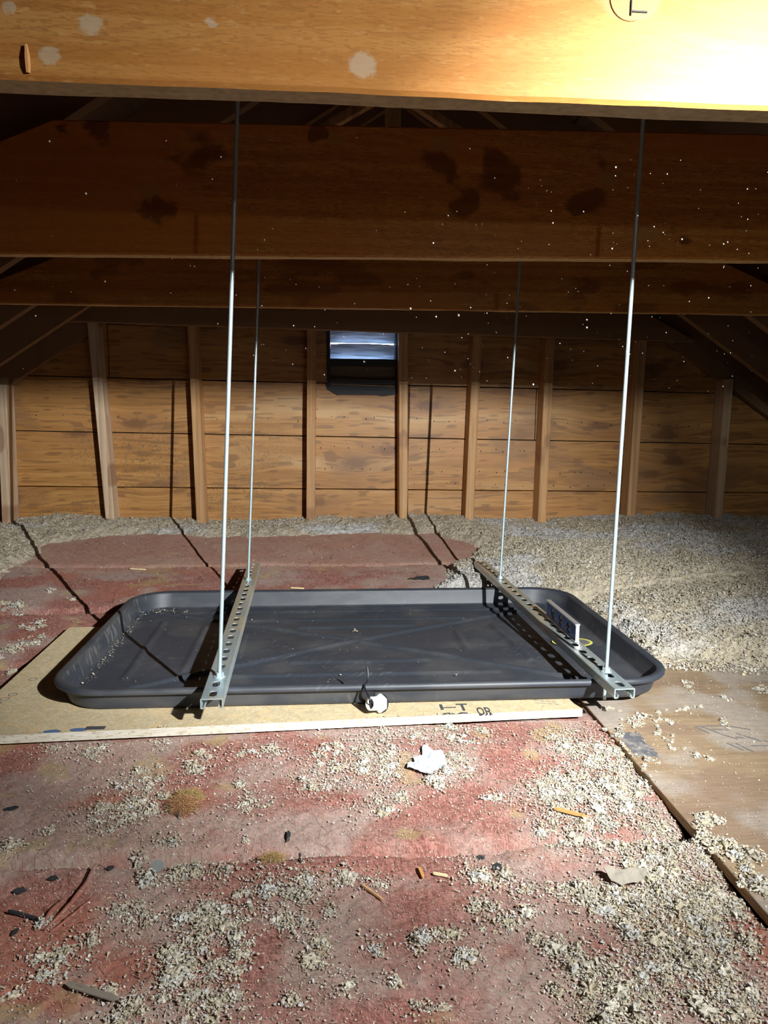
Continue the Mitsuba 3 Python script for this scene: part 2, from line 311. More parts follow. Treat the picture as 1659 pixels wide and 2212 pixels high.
put('wall_back__board', bbox(VX0, VX1, YB, YB+0.022, -0.157+0.228-0.0005, VZ0-0.002, 0.001) if False else tilt(bbox(VX0, VX1, YB, YB+0.022, VZ1-0.012, VZ1+0.0, 0.001)), 'm_board')
# outer skin (dark felt and siding) with the vent hole
o = Polygon([(XR-3.0, ATT), (XR+3.0, ATT), (XR, ZR+0.24)]).difference(sbox(VX0, VZ0+0.015, VX1, VZ1))
m = extrude(o, 0.012); v = np.array(m.vertices); put('wall_back__siding', (np.stack([v[:, 0], YB+0.024+v[:, 2], v[:, 1]], 1), np.array(m.faces)[:, ::-1]), 'm_tar')
studs = [(-1.338, -1.300), (-0.928, -0.890), (-0.540, -0.501), (-0.061, -0.022), (0.338, 0.383), (0.640, 0.684), (0.967, 1.010), (1.376, 1.424), (1.785, 1.834)]
for i, (a, b) in enumerate(studs):
    top = min(0.34, roof_z((a+b)/2)+0.02) if i not in (3, 4) else 0.34
    c = (a+b)/2; w = 0.0385
    m = bbox(c-w/2, c+w/2, 3.330, 3.4195, -0.70, top, 0.0025)
    v = np.array(m.vertices); v[:, 0] += (0.012, -0.030, -0.012, 0.006, -0.008, 0.012, 0.006, 0.006, 0.006)[i]*(v[:, 2]+0.27)/0.6; m = tm(v, m.faces)
    put('wall_back__stud', m, 'm_stud')
# rows of nail points coming through the boards
nails = []
for z, xs in ((-0.075, np.arange(0.00, 1.75, 0.062)), (-0.205, np.arange(0.0, 1.0, 0.055)), (-0.300, np.arange(0.0, 1.5, 0.06)), (0.115, np.arange(0.45, 1.75, 0.066)), (-0.36, np.arange(0.4, 1.5, 0.075)), (-0.09, np.arange(-1.2, 0, 0.11))):
    for x in xs:
        x += rng.uniform(-.02, .02); zz = z-0.0155*(x-0.2)+rng.uniform(-.006, .006)
        nails.append(align(trimesh.creation.cone(0.0022, rng.uniform(.008, .016), sections=5), (x, YB+0.001, zz), (x+rng.uniform(-.1, .1), YB-1, zz-rng.uniform(0, .5))))
put('wall_back__nail_points', cat(*nails), 'm_dark', fixed=True); lab('wall_back__nail_points', label='rows of dark nail points', kind='stuff')

# ------------------------------------------------------------------ ceiling joists
def joist(y0, th, zb, zt, xl, xr, skew_t, skew_b, seed, xm=0.2):
    """a long plank on edge, ends cut to the roof; slightly wavy arrises"""
    n = 150; xs = np.linspace(0, 1, n); r = np.random.RandomState(seed)
    sec = [(0, 0.004), (0.003, 0.0), (th-0.003, 0.0), (th, 0.003), (th, 1), (th-0.003, 2), (0.003, 2), (0, 1)]
    V = []
    wob = np.convolve(r.randn(n+8), np.ones(9)/9, 'valid')*0.0016; wob2 = np.convolve(r.randn(n+8), np.ones(9)/9, 'valid')*0.0016
    for i, t in enumerate(xs):
        for (yy, zc) in sec:
            if zc in (1, 2): f = 1.0
            else: f = 0.0
            zl = zb if f == 0 else zt
            up_ = 0.15 if f == 0 else 0.0; a = max(xl, XR-(ZR+up_-zl)/SL); b = min(xr, XR+(ZR+up_-zl)/SL)
            x = a+(b-a)*t
            z = zl + (skew_t if f else skew_b)*(x-xm)
            if f == 0: z += (zc if zc < 1 else 0) + (wob[i] if yy < th/2 else wob2[i])
            if zc == 1: z -= 0.003
            V.append((x, y0+yy, z))
    m = len(sec); q = []
    for i in range(n-1):
        for j in range(m):
            k = (j+1) % m; q.append((i*m+j, i*m+k, (i+1)*m+k, (i+1)*m+j))
    q = np.array(q); f = np.vstack([q[:, [0, 1, 2]], q[:, [0, 2, 3]]])
    for base, flip in ((0, False), ((n-1)*m, True)):
        fan = np.array([(base, base+j+1, base+j) for j in range(1, m-1)]); f = np.vstack([f, fan[:, ::-1] if flip else fan])
    mm = tm(V, f); mm.fix_normals(); return mm
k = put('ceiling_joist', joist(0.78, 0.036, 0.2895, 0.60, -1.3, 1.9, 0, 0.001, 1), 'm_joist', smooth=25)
lab(k, 'brightly lit orange wooden joist across the top of the picture, nearest the camera', 'joist')
# split and knot on the lit face
kn = align(trimesh.creation.cylinder(0.0205, 0.004, sections=28), (0.298, 0.7805, 0.385), (0.298, 0, 0.385))
k2 = put('ceiling_joist__knot', kn, 'm_joist'); lab(k2, label='round knot with cracks')
cr = cat(bbox(0.2785, 0.299, 0.7765, 0.779, 0.3835, 0.3855, .0005), rotz(bbox(0.298, 0.314, 0.7765, 0.779, 0.372, 0.3735, .0005), 0), bbox(0.2975, 0.2985, 0.7765, 0.779, 0.369, 0.383, .0003))
k2 = put('ceiling_joist__crack', cr, 'm_dark')
k2 = put('ceiling_joist__splinter', rotz(tube([(-0.2665, 0.7775, 0.318), (-0.2655, 0.776, 0.308), (-0.2655, 0.7765, 0.300), (-0.266, 0.778, 0.2945)], [0.0015, 0.0026, 0.0026, 0.002], 6), 0), 'm_sliver')
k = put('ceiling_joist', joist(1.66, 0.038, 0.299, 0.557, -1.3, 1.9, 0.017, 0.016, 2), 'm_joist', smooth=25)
lab(k, 'dim reddish-brown deep joist with dark blotches, directly behind the front pair of rods', 'joist')
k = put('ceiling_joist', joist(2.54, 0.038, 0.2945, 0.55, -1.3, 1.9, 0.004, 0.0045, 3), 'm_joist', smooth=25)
lab(k, 'dark brown joist just below and beyond the blotchy one, behind the rear pair of rods', 'joist')
k = put('ceiling_joist', joist(3.288, 0.038, 0.288, 0.53, -1.12, 1.62, -0.0155, -0.0155, 4), 'm_rafter', smooth=25)
lab(k, 'unlit joist fixed across the wall studs just above the louvred vent', 'joist')
# king post with two short braces, seen through the gap over the second joist
lab('king_post', 'slim dark wooden post with short braces, in the gap above the blotchy joist', 'post')
put('king_post__post', bbox(0.208, 0.256, 2.58, 2.618, 0.50, 1.10, .002), 'm_stud')
for s in (-1, 1):
    put('king_post__brace', align(bbox(-0.014, 0.014, -0.018, 0.018, 0, 0.30, .002), (0.232+s*0.02, 2.60, 0.97), (0.232+s*0.30, 2.60, 0.97-0.16)), 'm_stud')
# hanger timbers the rods are hung from, up between the rafters
for i, y in enumerate((1.455, 2.275)):
    k = put('hanger_beam', bbox(XR-0.66, XR+0.66, y, y+0.04, 0.655, 0.70, .002), 'm_roof'); lab(k, kind='structure')

# ------------------------------------------------------------------ gable vent
lab('gable_vent', 'louvred gable vent with two daylit slats and dark metal flashing, in the board wall', 'vent')
yv = YB+0.004
fr = cat(bbox(VX0-0.008, VX0+0.006, yv-0.02, yv+0.10, 0.058, 0.34, .001), bbox(VX1-0.006, VX1+0.010, yv-0.02, yv+0.10, 0.045, 0.34, .001), bbox(VX0, VX1, yv, yv+0.10, 0.305, 0.32, .001), bbox(VX0, VX1, yv-0.004, yv+0.016, 0.150, 0.182, .001))
put('gable_vent__frame', fr, 'm_tar')
def slat(zt, zb, y0, bend=0.0):
    """sloping louvre blade: top edge inside, bottom edge outside"""
    n = 20; xs = np.linspace(VX0+0.007, VX1-0.007, n); V = []
    for x in xs:
        t = (x-VX0)/(VX1-VX0)-0.5; e = bend*(1-4*t*t)
        V += [(x, y0, zt+e), (x, y0+0.004, zt+e+0.003), (x, y0+0.055, zb+0.004), (x, y0+0.051, zb)]
    f = []
    for i in range(n-1):
        for j in range(4):
            kk = (j+1) % 4; f.append((i*4+j, i*4+kk, i*4+4+kk, i*4+4+j))
    f = np.array(f); return tm(V, np.vstack([f[:, [0, 1, 2]], f[:, [0, 2, 3]]]))
for (zt, zb, yy, bd) in ((0.365, 0.2545, yv+0.02, 0), (0.242, 0.186, yv+0.035, 0.005), (0.176, 0.116, yv+0.052, 0)):
    put('gable_vent__slat', slat(zt, zb, yy, bd), 'm_slat')
put('gable_vent__panel', bbox(VX0-0.004, VX1+0.004, yv+0.018, yv+0.03, 0.058, 0.153, .001), 'm_ventwood')
put('gable_vent__ledge', cat(bbox(VX0+0.002, VX1-0.002, yv-0.012, yv+0.05, 0.073, 0.094, .002), bbox(VX0+0.006, VX0+0.09, yv-0.014, yv+0.0, 0.094, 0.099, .001)), 'm_flashing')
fl = Polygon([(0.022, 0.071), (0.345, 0.064), (0.347, 0.040), (0.333, 0.030), (0.285, 0.024), (0.262, 0.0235), (0.255, 0.027), (0.090, 0.026), (0.075, 0.025), (0.030, 0.049)])
m = extrude(fl, 0.0025); v = np.array(m.vertices); v = np.stack([v[:, 0], YB-0.004-v[:, 2]-0.25*np.clip(0.07-v[:, 1], 0, 1)+0.02*np.sin(v[:, 0]*60)*np.clip(0.05-v[:, 1], 0, 1), v[:, 1]], 1)
put('gable_vent__flashing', (v, np.array(m.faces)[:, ::-1]), 'm_flashing'); lab('gable_vent__flashing', label='bent dark metal flashing below the slats')
# ------------------------------------------------------------------ floor coverings
BATTS = [  # y0, y1, x0, x1, base height of top, label
    (0.180, 1.034, -1.6, 0.5552, -0.650, 'red fibreglass batt across the bottom of the picture, nearest the camera, strewn with grey crumbs'),
    (1.036, 1.440, -1.6, 0.5552, -0.650, 'red fibreglass batt along the front of the pale board, holding the white paper scrap'),
    (1.442, 1.845, -1.7, 0.5552, -0.640, 'red fibreglass batt running under the board and pan, showing left of them'),
    (1.847, 2.300, -1.9, 0.5552, -0.634, 'red fibreglass batt showing left of the back corner of the pan'),
    (2.302, 2.760, -1.9, 0.60, -0.622, 'red fibreglass batt right behind the back rim of the pan'),
    (2.762, 3.230, -1.9, 0.75, -0.590, 'dusty red batt farthest back, up against the grey loose fill'),
]
def batt_top(i, X, Y):
    y0, y1, x0, x1, h, _ = BATTS[i]
    z = h + 0.020*nz(X, Y, 4.5, 11+i) + 0.010*nz(X, Y, 16, 21) + 0.006*nz(X, Y, 60, 31)
    e = np.minimum(Y-y0, y1-Y) if i not in (1, 2) else (Y-y0 if i == 1 else y1-Y); z = z - 0.028*np.clip(1-e/0.035, 0, 1)**2.2
    if i == 0: z = z + 0.020*np.exp(-((Y-1.0)/0.045)**2)*(0.6+1.6*nz(X, Y, 6, 5))
    if i == 1: z = z + 0.010*np.exp(-((Y-1.14)/0.08)**2)*(0.5+2*nz(X, Y, 5, 9))
    if i == 1: z = z + 0.012*sstep(1.20, 1.40, Y)
    under = sstep(-0.72, -0.66, X)*sstep(1.30, 1.40, Y)*(1-sstep(2.08, 2.30, Y))     # pressed flat below the board
    z = np.where(under > 0, z*(1-under) + (np.minimum(z, -0.634) if i > 1 else 0.5*z-0.5*0.634)*under, z); z = np.where((under > 0.4), np.minimum(z, -0.6315), z)
    if i == 4: z = z + 0.030*sstep(2.35, 2.74, Y)
    if i == 5: z = z + 0.035*sstep(2.78, 3.15, Y)
    return z
def batt_mesh(i):
    y0, y1, x0, x1, h, _ = BATTS[i]
    st = 0.0042 if i < 2 else 0.008
    v, f = grid(x0, x1, y0, y1, st, lambda X, Y: batt_top(i, X, Y) + (0.0022 if i < 2 else 0.003)*(meshkit.noise(np.stack([X*210, Y*210, X*0], -1), 3)-0.5))
    nx, ny = int(round((x1-x0)/st))+1, int(round((y1-y0)/st))+1
    ring = np.concatenate([np.arange(nx)*ny, (nx-1)*ny+np.arange(1, ny), np.arange(nx-2, -1, -1)*ny+ny-1, np.arange(ny-2, 0, -1)])
    b = v[ring].copy(); b[:, 2] = ATT+0.001; n = len(v); k = np.arange(len(ring)); k1 = (k+1) % len(ring)
    f = np.vstack([f, np.stack([ring[k], n+k1, ring[k1]], 1)[:, ::-1]*1, np.stack([ring[k], n+k, n+k1], 1)[:, ::-1]])
    return np.vstack([v, b]), f
for i, bt in enumerate(BATTS):
    k = put('insulation_batt', batt_mesh(i), 'm_batt', smooth=True); lab(k, bt[5], 'insulation batt')
# plywood walking board on the right
PX0, PY0, PY1, PZ = 0.556, 0.42, 2.20, -0.630
ply = bbox(PX0, 2.1, PY0, PY1, PZ-0.016, PZ, 0.001)
PLYK = put('plywood_sheet', ply, 'm_plywood'); lab(PLYK, 'worn brown plywood sheet at the right, dusted with grey crumbs and faint stamped marks', 'plywood sheet')
rq = np.random.RandomState(4); sp = [(0.566+0.043*t, 1.264+rq.uniform(-.006, .006)) for t in np.linspace(0, 1, 9)]+[(0.609+rq.uniform(-.004, .004), 1.264+0.106*t) for t in np.linspace(0.1, 0.9, 14)]+[(0.609-0.043*t, 1.370+rq.uniform(-.006, .006)) for t in np.linspace(0, 1, 9)]+[(0.566+rq.uniform(-.003, .003), 1.370-0.106*t) for t in np.linspace(0.1, 0.9, 14)]
m = extrude(Polygon(sp).buffer(0), 0.0004); m.apply_translation([0, 0, PZ-0.0001]); put('plywood_sheet__stain', m, 'm_stain'); lab('plywood_sheet__stain', label='dark painted rectangle near the edge')
def strokes(lst, w, z):
    ms = []
    for (x0, y0, x1, y1) in lst:
        d = np.array([x1-x0, y1-y0]); l = np.linalg.norm(d); a = math.degrees(math.atan2(d[1], d[0]))
        ms.append(rotz(bbox(x0, x0+l, y0-w/2, y0+w/2, z-0.0004, z+0.0004, .0001), a, (x0, y0, 0)))
    return cat(*ms)
put('plywood_sheet__stamp', strokes([(0.735, 1.388, 0.805, 1.386), (0.748, 1.386, 0.768, 1.352), (0.735, 1.384, 0.748, 1.355), (0.762, 1.372, 0.795, 1.366), (0.80, 1.386, 0.838, 1.366), (0.768, 1.350, 0.79, 1.326), (0.80, 1.352, 0.83, 1.314), (0.79, 1.336, 0.805, 1.330), (0.776, 1.308, 0.79, 1.272), (0.80, 1.298, 0.84, 1.294), (0.835, 1.318, 0.865, 1.290), (0.76, 1.31, 0.775, 1.28)], 0.0046, PZ), 'm_faintink'); lab('plywood_sheet__stamp', label='faint worn stamped marks')
put('plywood_sheet__joist_block', bbox(PX0+0.02, 2.1, PY0, PY1, ATT+0.001, PZ-0.017, .002), 'm_stud')
# OSB sheet under the pan
OZ = -0.613
poly = Polygon([(-0.678, 1.384), (0.528, 1.447), (0.519, 1.476), (0.488, 2.075), (-0.678, 2.075)])
m = extrude(poly, 0.0165); m.apply_translation([0, 0, OZ-0.0165]); 
OSBK = put('particle_board', m, 'm_osb'); lab(OSBK, 'pale strand board sheet lying under the black pan', 'board')
def flat_text(s, h, x, y, z, sx=1.0, bold=True, rot=0.0):
    t = meshkit.text_mesh(s, h, 0.0006, bold); v = np.array(t.vertices); v[:, 0] *= sx; v[:, 2] += z-0.0002
    t = tm(v, t.faces); t.apply_transform(trimesh.transformations.rotation_matrix(rot, [0, 0, 1])); t.apply_translation([x, y, 0]); return t
tt = flat_text('T', 0.034, 0.272, 1.452, OZ, 0.85); ti = cat(bbox(0.240, 0.246, 1.458, 1.486, OZ, OZ+.0004, .0001), bbox(0.246, 0.272, 1.467, 1.471, OZ, OZ+.0004, .0001))
def clip_y(m, f=lambda x: 1.384+0.0522*(x+0.678)+0.002):
    v = np.array(m.vertices); v[:, 1] = np.maximum(v[:, 1], f(v[:, 0])); return tm(v, m.faces)
pm = cat(clip_y(tt), ti, flat_text('OR', 0.034, 0.310, 1.430, OZ, 0.44), clip_y(cat(*[trimesh.creation.annulus(0.010, 0.015, 0.0004, transform=trimesh.transformations.translation_matrix((x, 1.428, OZ+.0002))) for x in (0.252, 0.282)])))
put('particle_board__lettering', pm, 'm_ink'); lab('particle_board__lettering', label='dark printed letters, partly cut by the edge')
put('particle_board__blue_mark', clip_y(cat(*[tm(np.array(trimesh.creation.cylinder(0.016, .0006, sections=20).vertices)*[1, .5, 1]+[x, y, OZ], trimesh.creation.cylinder(0.016, .0006, sections=20).faces) for x, y in ((-0.498, 1.4), (-0.452, 1.405))])), 'm_bluepaint'); lab('particle_board__blue_mark', label='two blue painted spots at the edge')
put('particle_board__black_mark', clip_y(bbox(-0.441, -0.405, 1.404, 1.4185, OZ-.0003, OZ+.0005, .0001)), 'm_ink')
rings = [trimesh.creation.annulus(0.0075, 0.0092, 0.0005, transform=trimesh.transformations.translation_matrix((x, y, OZ+.0001))) for x, y in ((-0.662, 1.52), (-0.655, 1.545), (-0.648, 1.567), (-0.641, 1.59), (-0.632, 1.68))]
for q in rings: put('particle_board__stamp_ring', q, 'm_faintink')
put('particle_board__small_print', strokes([(0.44+0.012*a, 1.484-0.003*a+0.012*b, 0.450+0.012*a, 1.480-0.003*a+0.012*b) for a in range(4) for b in range(2)], 0.0016, OZ), 'm_faintink')

# ------------------------------------------------------------------ loose fill: mound along the wall and on the right
def mound_edge(X, Y):
    """signed distance-like: > 0 inside the loose fill"""
    w = 0.10*nz(X, Y, 7, 41) + 0.05*nz(X, Y, 30, 43)
    xb = np.interp(Y, [1.60, 1.75, 2.28, 2.33, 2.45, 2.60, 2.75, 2.95, 3.1, 3.2], [1.15, 0.79, 0.77, 0.62, 0.36, 0.37, 0.50, 0.58, 0.45, 0.45])
    right = np.minimum(X-xb, (Y-1.70-0.03*np.sin(X*9))*1.0)
    back = Y-(3.13+0.03*np.sin(X*4.3)+np.where(X < -0.85, (X+0.85)*0.9, 0))
    left = np.minimum(-1.02-X, Y-2.42)
    return np.maximum(np.maximum(right, back), left) + w
def mound_z(X, Y):
    d = mound_edge(X, Y)
    under = np.where(X > 0.556, -0.63, -0.615); under = np.where(Y > 2.3, np.interp(Y, [2.3, 2.8, 3.2], [-0.622, -0.595, -0.56]), under)
    z = under - 0.020 + 0.045*sstep(-0.03, 0.10, d) + np.clip(d, 0, 0.7)*0.12*np.where(X > 0.3, 1, 0.6)
    z = z + np.where(X > 0.6, 0.02*np.exp(-((X-1.35)/0.4)**2-((Y-2.8)/0.35)**2), 0)
    z = np.minimum(z, -0.515+0.012*np.sin(X*5))
    rough = 0.035*nz(X, Y, 8, 51) + 0.030*nz(X, Y, 30, 53) + 0.016*nz(X, Y, 110, 55, 2)
    z = z + rough*np.clip(d/0.03+1.3, 0, 1)
    for a, b in studs:      # heaped against the studs
        pass
    return z
v, f = grid(-1.75, 2.25, 1.62, 3.418, 0.0072, mound_z)
dd = mound_edge(v[:, 0], v[:, 1]); f = f[dd[f].max(1) > -0.03]
used = np.unique(f); mp = -np.ones(len(v), int); mp[used] = np.arange(len(used)); vm = v[used]; fm = mp[f]
rs = np.random.RandomState(3)
tone = meshkit.fbm(np.stack([vm[:, 0]*5, vm[:, 1]*5, vm[:, 2]*5], -1), 3, 61)[:, None]
fine = rs.rand(len(vm), 1)
warm, cool = np.array([0.43, 0.37, 0.275]), np.array([0.47, 0.455, 0.43])
tw = sstep(0.46, 0.62, tone + 0.08*(vm[:, 0:1] > 0.9)*(vm[:, 1:2] > 2.5)-0.05)
cm = (warm*(1-tw)+cool*tw)*(0.72+0.38*fine)
MOUND = [(vm, fm, cm)]

# flakes -------------------------------------------------------------
def templates(seed, n=28):
    r = np.random.RandomState(seed); out = []
    ico = trimesh.creation.icosahedron()
    for i in range(n):
        if i % 3 < 2:   # torn curled strip, unit length
            k = 4; s = np.linspace(-0.5, 0.5, k+1); cv = r.uniform(-3.2, 3.2); tw = r.uniform(-1.6, 1.6)
            ang = cv*s; x = np.cumsum(np.r_[0, np.cos(ang[:-1])/k]); z = np.cumsum(np.r_[0, np.sin(ang[:-1])/k]); x -= x.mean(); z -= z.mean()
            w = r.uniform(0.12, 0.30)*(0.55+0.45*np.cos(s*2.4))*(1+r.uniform(-.35, .35, k+1)); y0 = r.uniform(-.1, .1, k+1)
            a = np.stack([x, y0-w*np.cos(tw*s), z-w*np.sin(tw*s)], 1); b = np.stack([x, y0+w*np.cos(tw*s), z+w*np.sin(tw*s)], 1)
            V = np.vstack([a, b]); q = np.array([(j, j+1, k+2+j, k+1+j) for j in range(k)])
            out.append((V, np.vstack([q[:, [0, 1, 2]], q[:, [0, 2, 3]]])))
        else:           # crumpled wad
            V = np.array(ico.vertices)*0.42*r.uniform(.6, 1.3, (12, 1))*[1.0, r.uniform(.5, .9), r.uniform(.3, .6)]
            out.append((V, np.array(ico.faces)))
    return out
TPL = templates(9)
def rand_rot(r, n, flat):
    ax = r.randn(n, 3); ax[:, 2] += 0; yawA = r.uniform(0, 2*np.pi, n); tilt = r.randn(n)*flat; td = r.uniform(0, 2*np.pi, n)
    c, s = np.cos(yawA), np.sin(yawA); R1 = np.zeros((n, 3, 3)); R1[:, 0, 0] = c; R1[:, 0, 1] = -s; R1[:, 1, 0] = s; R1[:, 1, 1] = c; R1[:, 2, 2] = 1
    u = np.stack([np.cos(td), np.sin(td), 0*td], 1); K = np.zeros((n, 3, 3)); K[:, 0, 1] = -u[:, 2]; K[:, 0, 2] = u[:, 1]; K[:, 1, 0] = u[:, 2]; K[:, 1, 2] = -u[:, 0]; K[:, 2, 0] = -u[:, 1]; K[:, 2, 1] = u[:, 0]
    R2 = np.eye(3)[None]+np.sin(tilt)[:, None, None]*K+(1-np.cos(tilt))[:, None, None]*(K@K)
    return R2@R1
PAL = np.array([[0.53, 0.47, 0.36], [0.46, 0.40, 0.29], [0.60, 0.555, 0.46], [0.41, 0.37, 0.30], [0.54, 0.525, 0.49], [0.52, 0.45, 0.29], [0.32, 0.27, 0.20], [0.68, 0.65, 0.58]])
PALW = np.array([.27, .2, .14, .12, .1, .09, .05, .03])
def flakes(r, P, size, flat=0.7, cool=None):
    n = len(P); R = rand_rot(r, n, flat); ti = r.randint(0, len(TPL), n); col = PAL[r.choice(len(PAL), n, p=PALW)]*r.uniform(.74, 1.04, (n, 1))
    if cool is not None: col = col*(1-cool[:, None]) + np.array([0.50, 0.49, 0.475])*r.uniform(.8, 1.15, (n, 1))*cool[:, None]
    parts = []
    for t in range(len(TPL)):
        sel = np.nonzero(ti == t)[0]
        if not len(sel): continue
        tv, tf = TPL[t]; V = np.einsum('nij,vj->nvi', R[sel], tv)*size[sel, None, None] + P[sel, None]
        F = tf[None]+(np.arange(len(sel))*len(tv))[:, None, None]
        parts.append((V.reshape(-1, 3), F.reshape(-1, 3), np.repeat(col[sel], len(tv), 0)))
    return merge(parts)
def merge(parts):
    V, F, C, o = [], [], [], 0
    for v, f, c in parts: V.append(v); F.append(f+o); C.append(c); o += len(v)
    return np.vstack(V), np.vstack(F), np.vstack(C)
# flakes over the mound
r = np.random.RandomState(17)
N = 150000
X, Y = r.uniform(-1.5, 2.1, N), r.uniform(1.62, 3.40, N)
X[:75000] = r.uniform(0.3, 1.75, 75000); Y[:75000] = r.uniform(1.66, 2.9, 75000)
d = mound_edge(X, Y); ok = d > r.uniform(-0.07, -0.03, N)
X, Y, d = X[ok], Y[ok], d[ok]
Zm = np.maximum(mound_z(X, Y), -0.63) + r.uniform(-.002, .004, len(X))
tn = meshkit.fbm(np.stack([X*5, Y*5, Zm*5], -1), 3, 61)
cool = sstep(0.46, 0.62, tn + 0.08*(X > 0.9)*(Y > 2.5)-0.05)*0.6
MOUND.append(flakes(r, np.stack([X, Y, Zm], 1), r.uniform(0.0035, 0.0105, len(X))*np.where(r.rand(len(X)) < .08, 1.6, 1), 0.9, cool))
V, F, C = merge(MOUND)
LIK = put('loose_insulation', (V, F), 'm_flake', color=C); lab(LIK, 'grey-beige loose fluffy fill heaped along the board wall and right of the pan', 'loose insulation', kind='stuff')
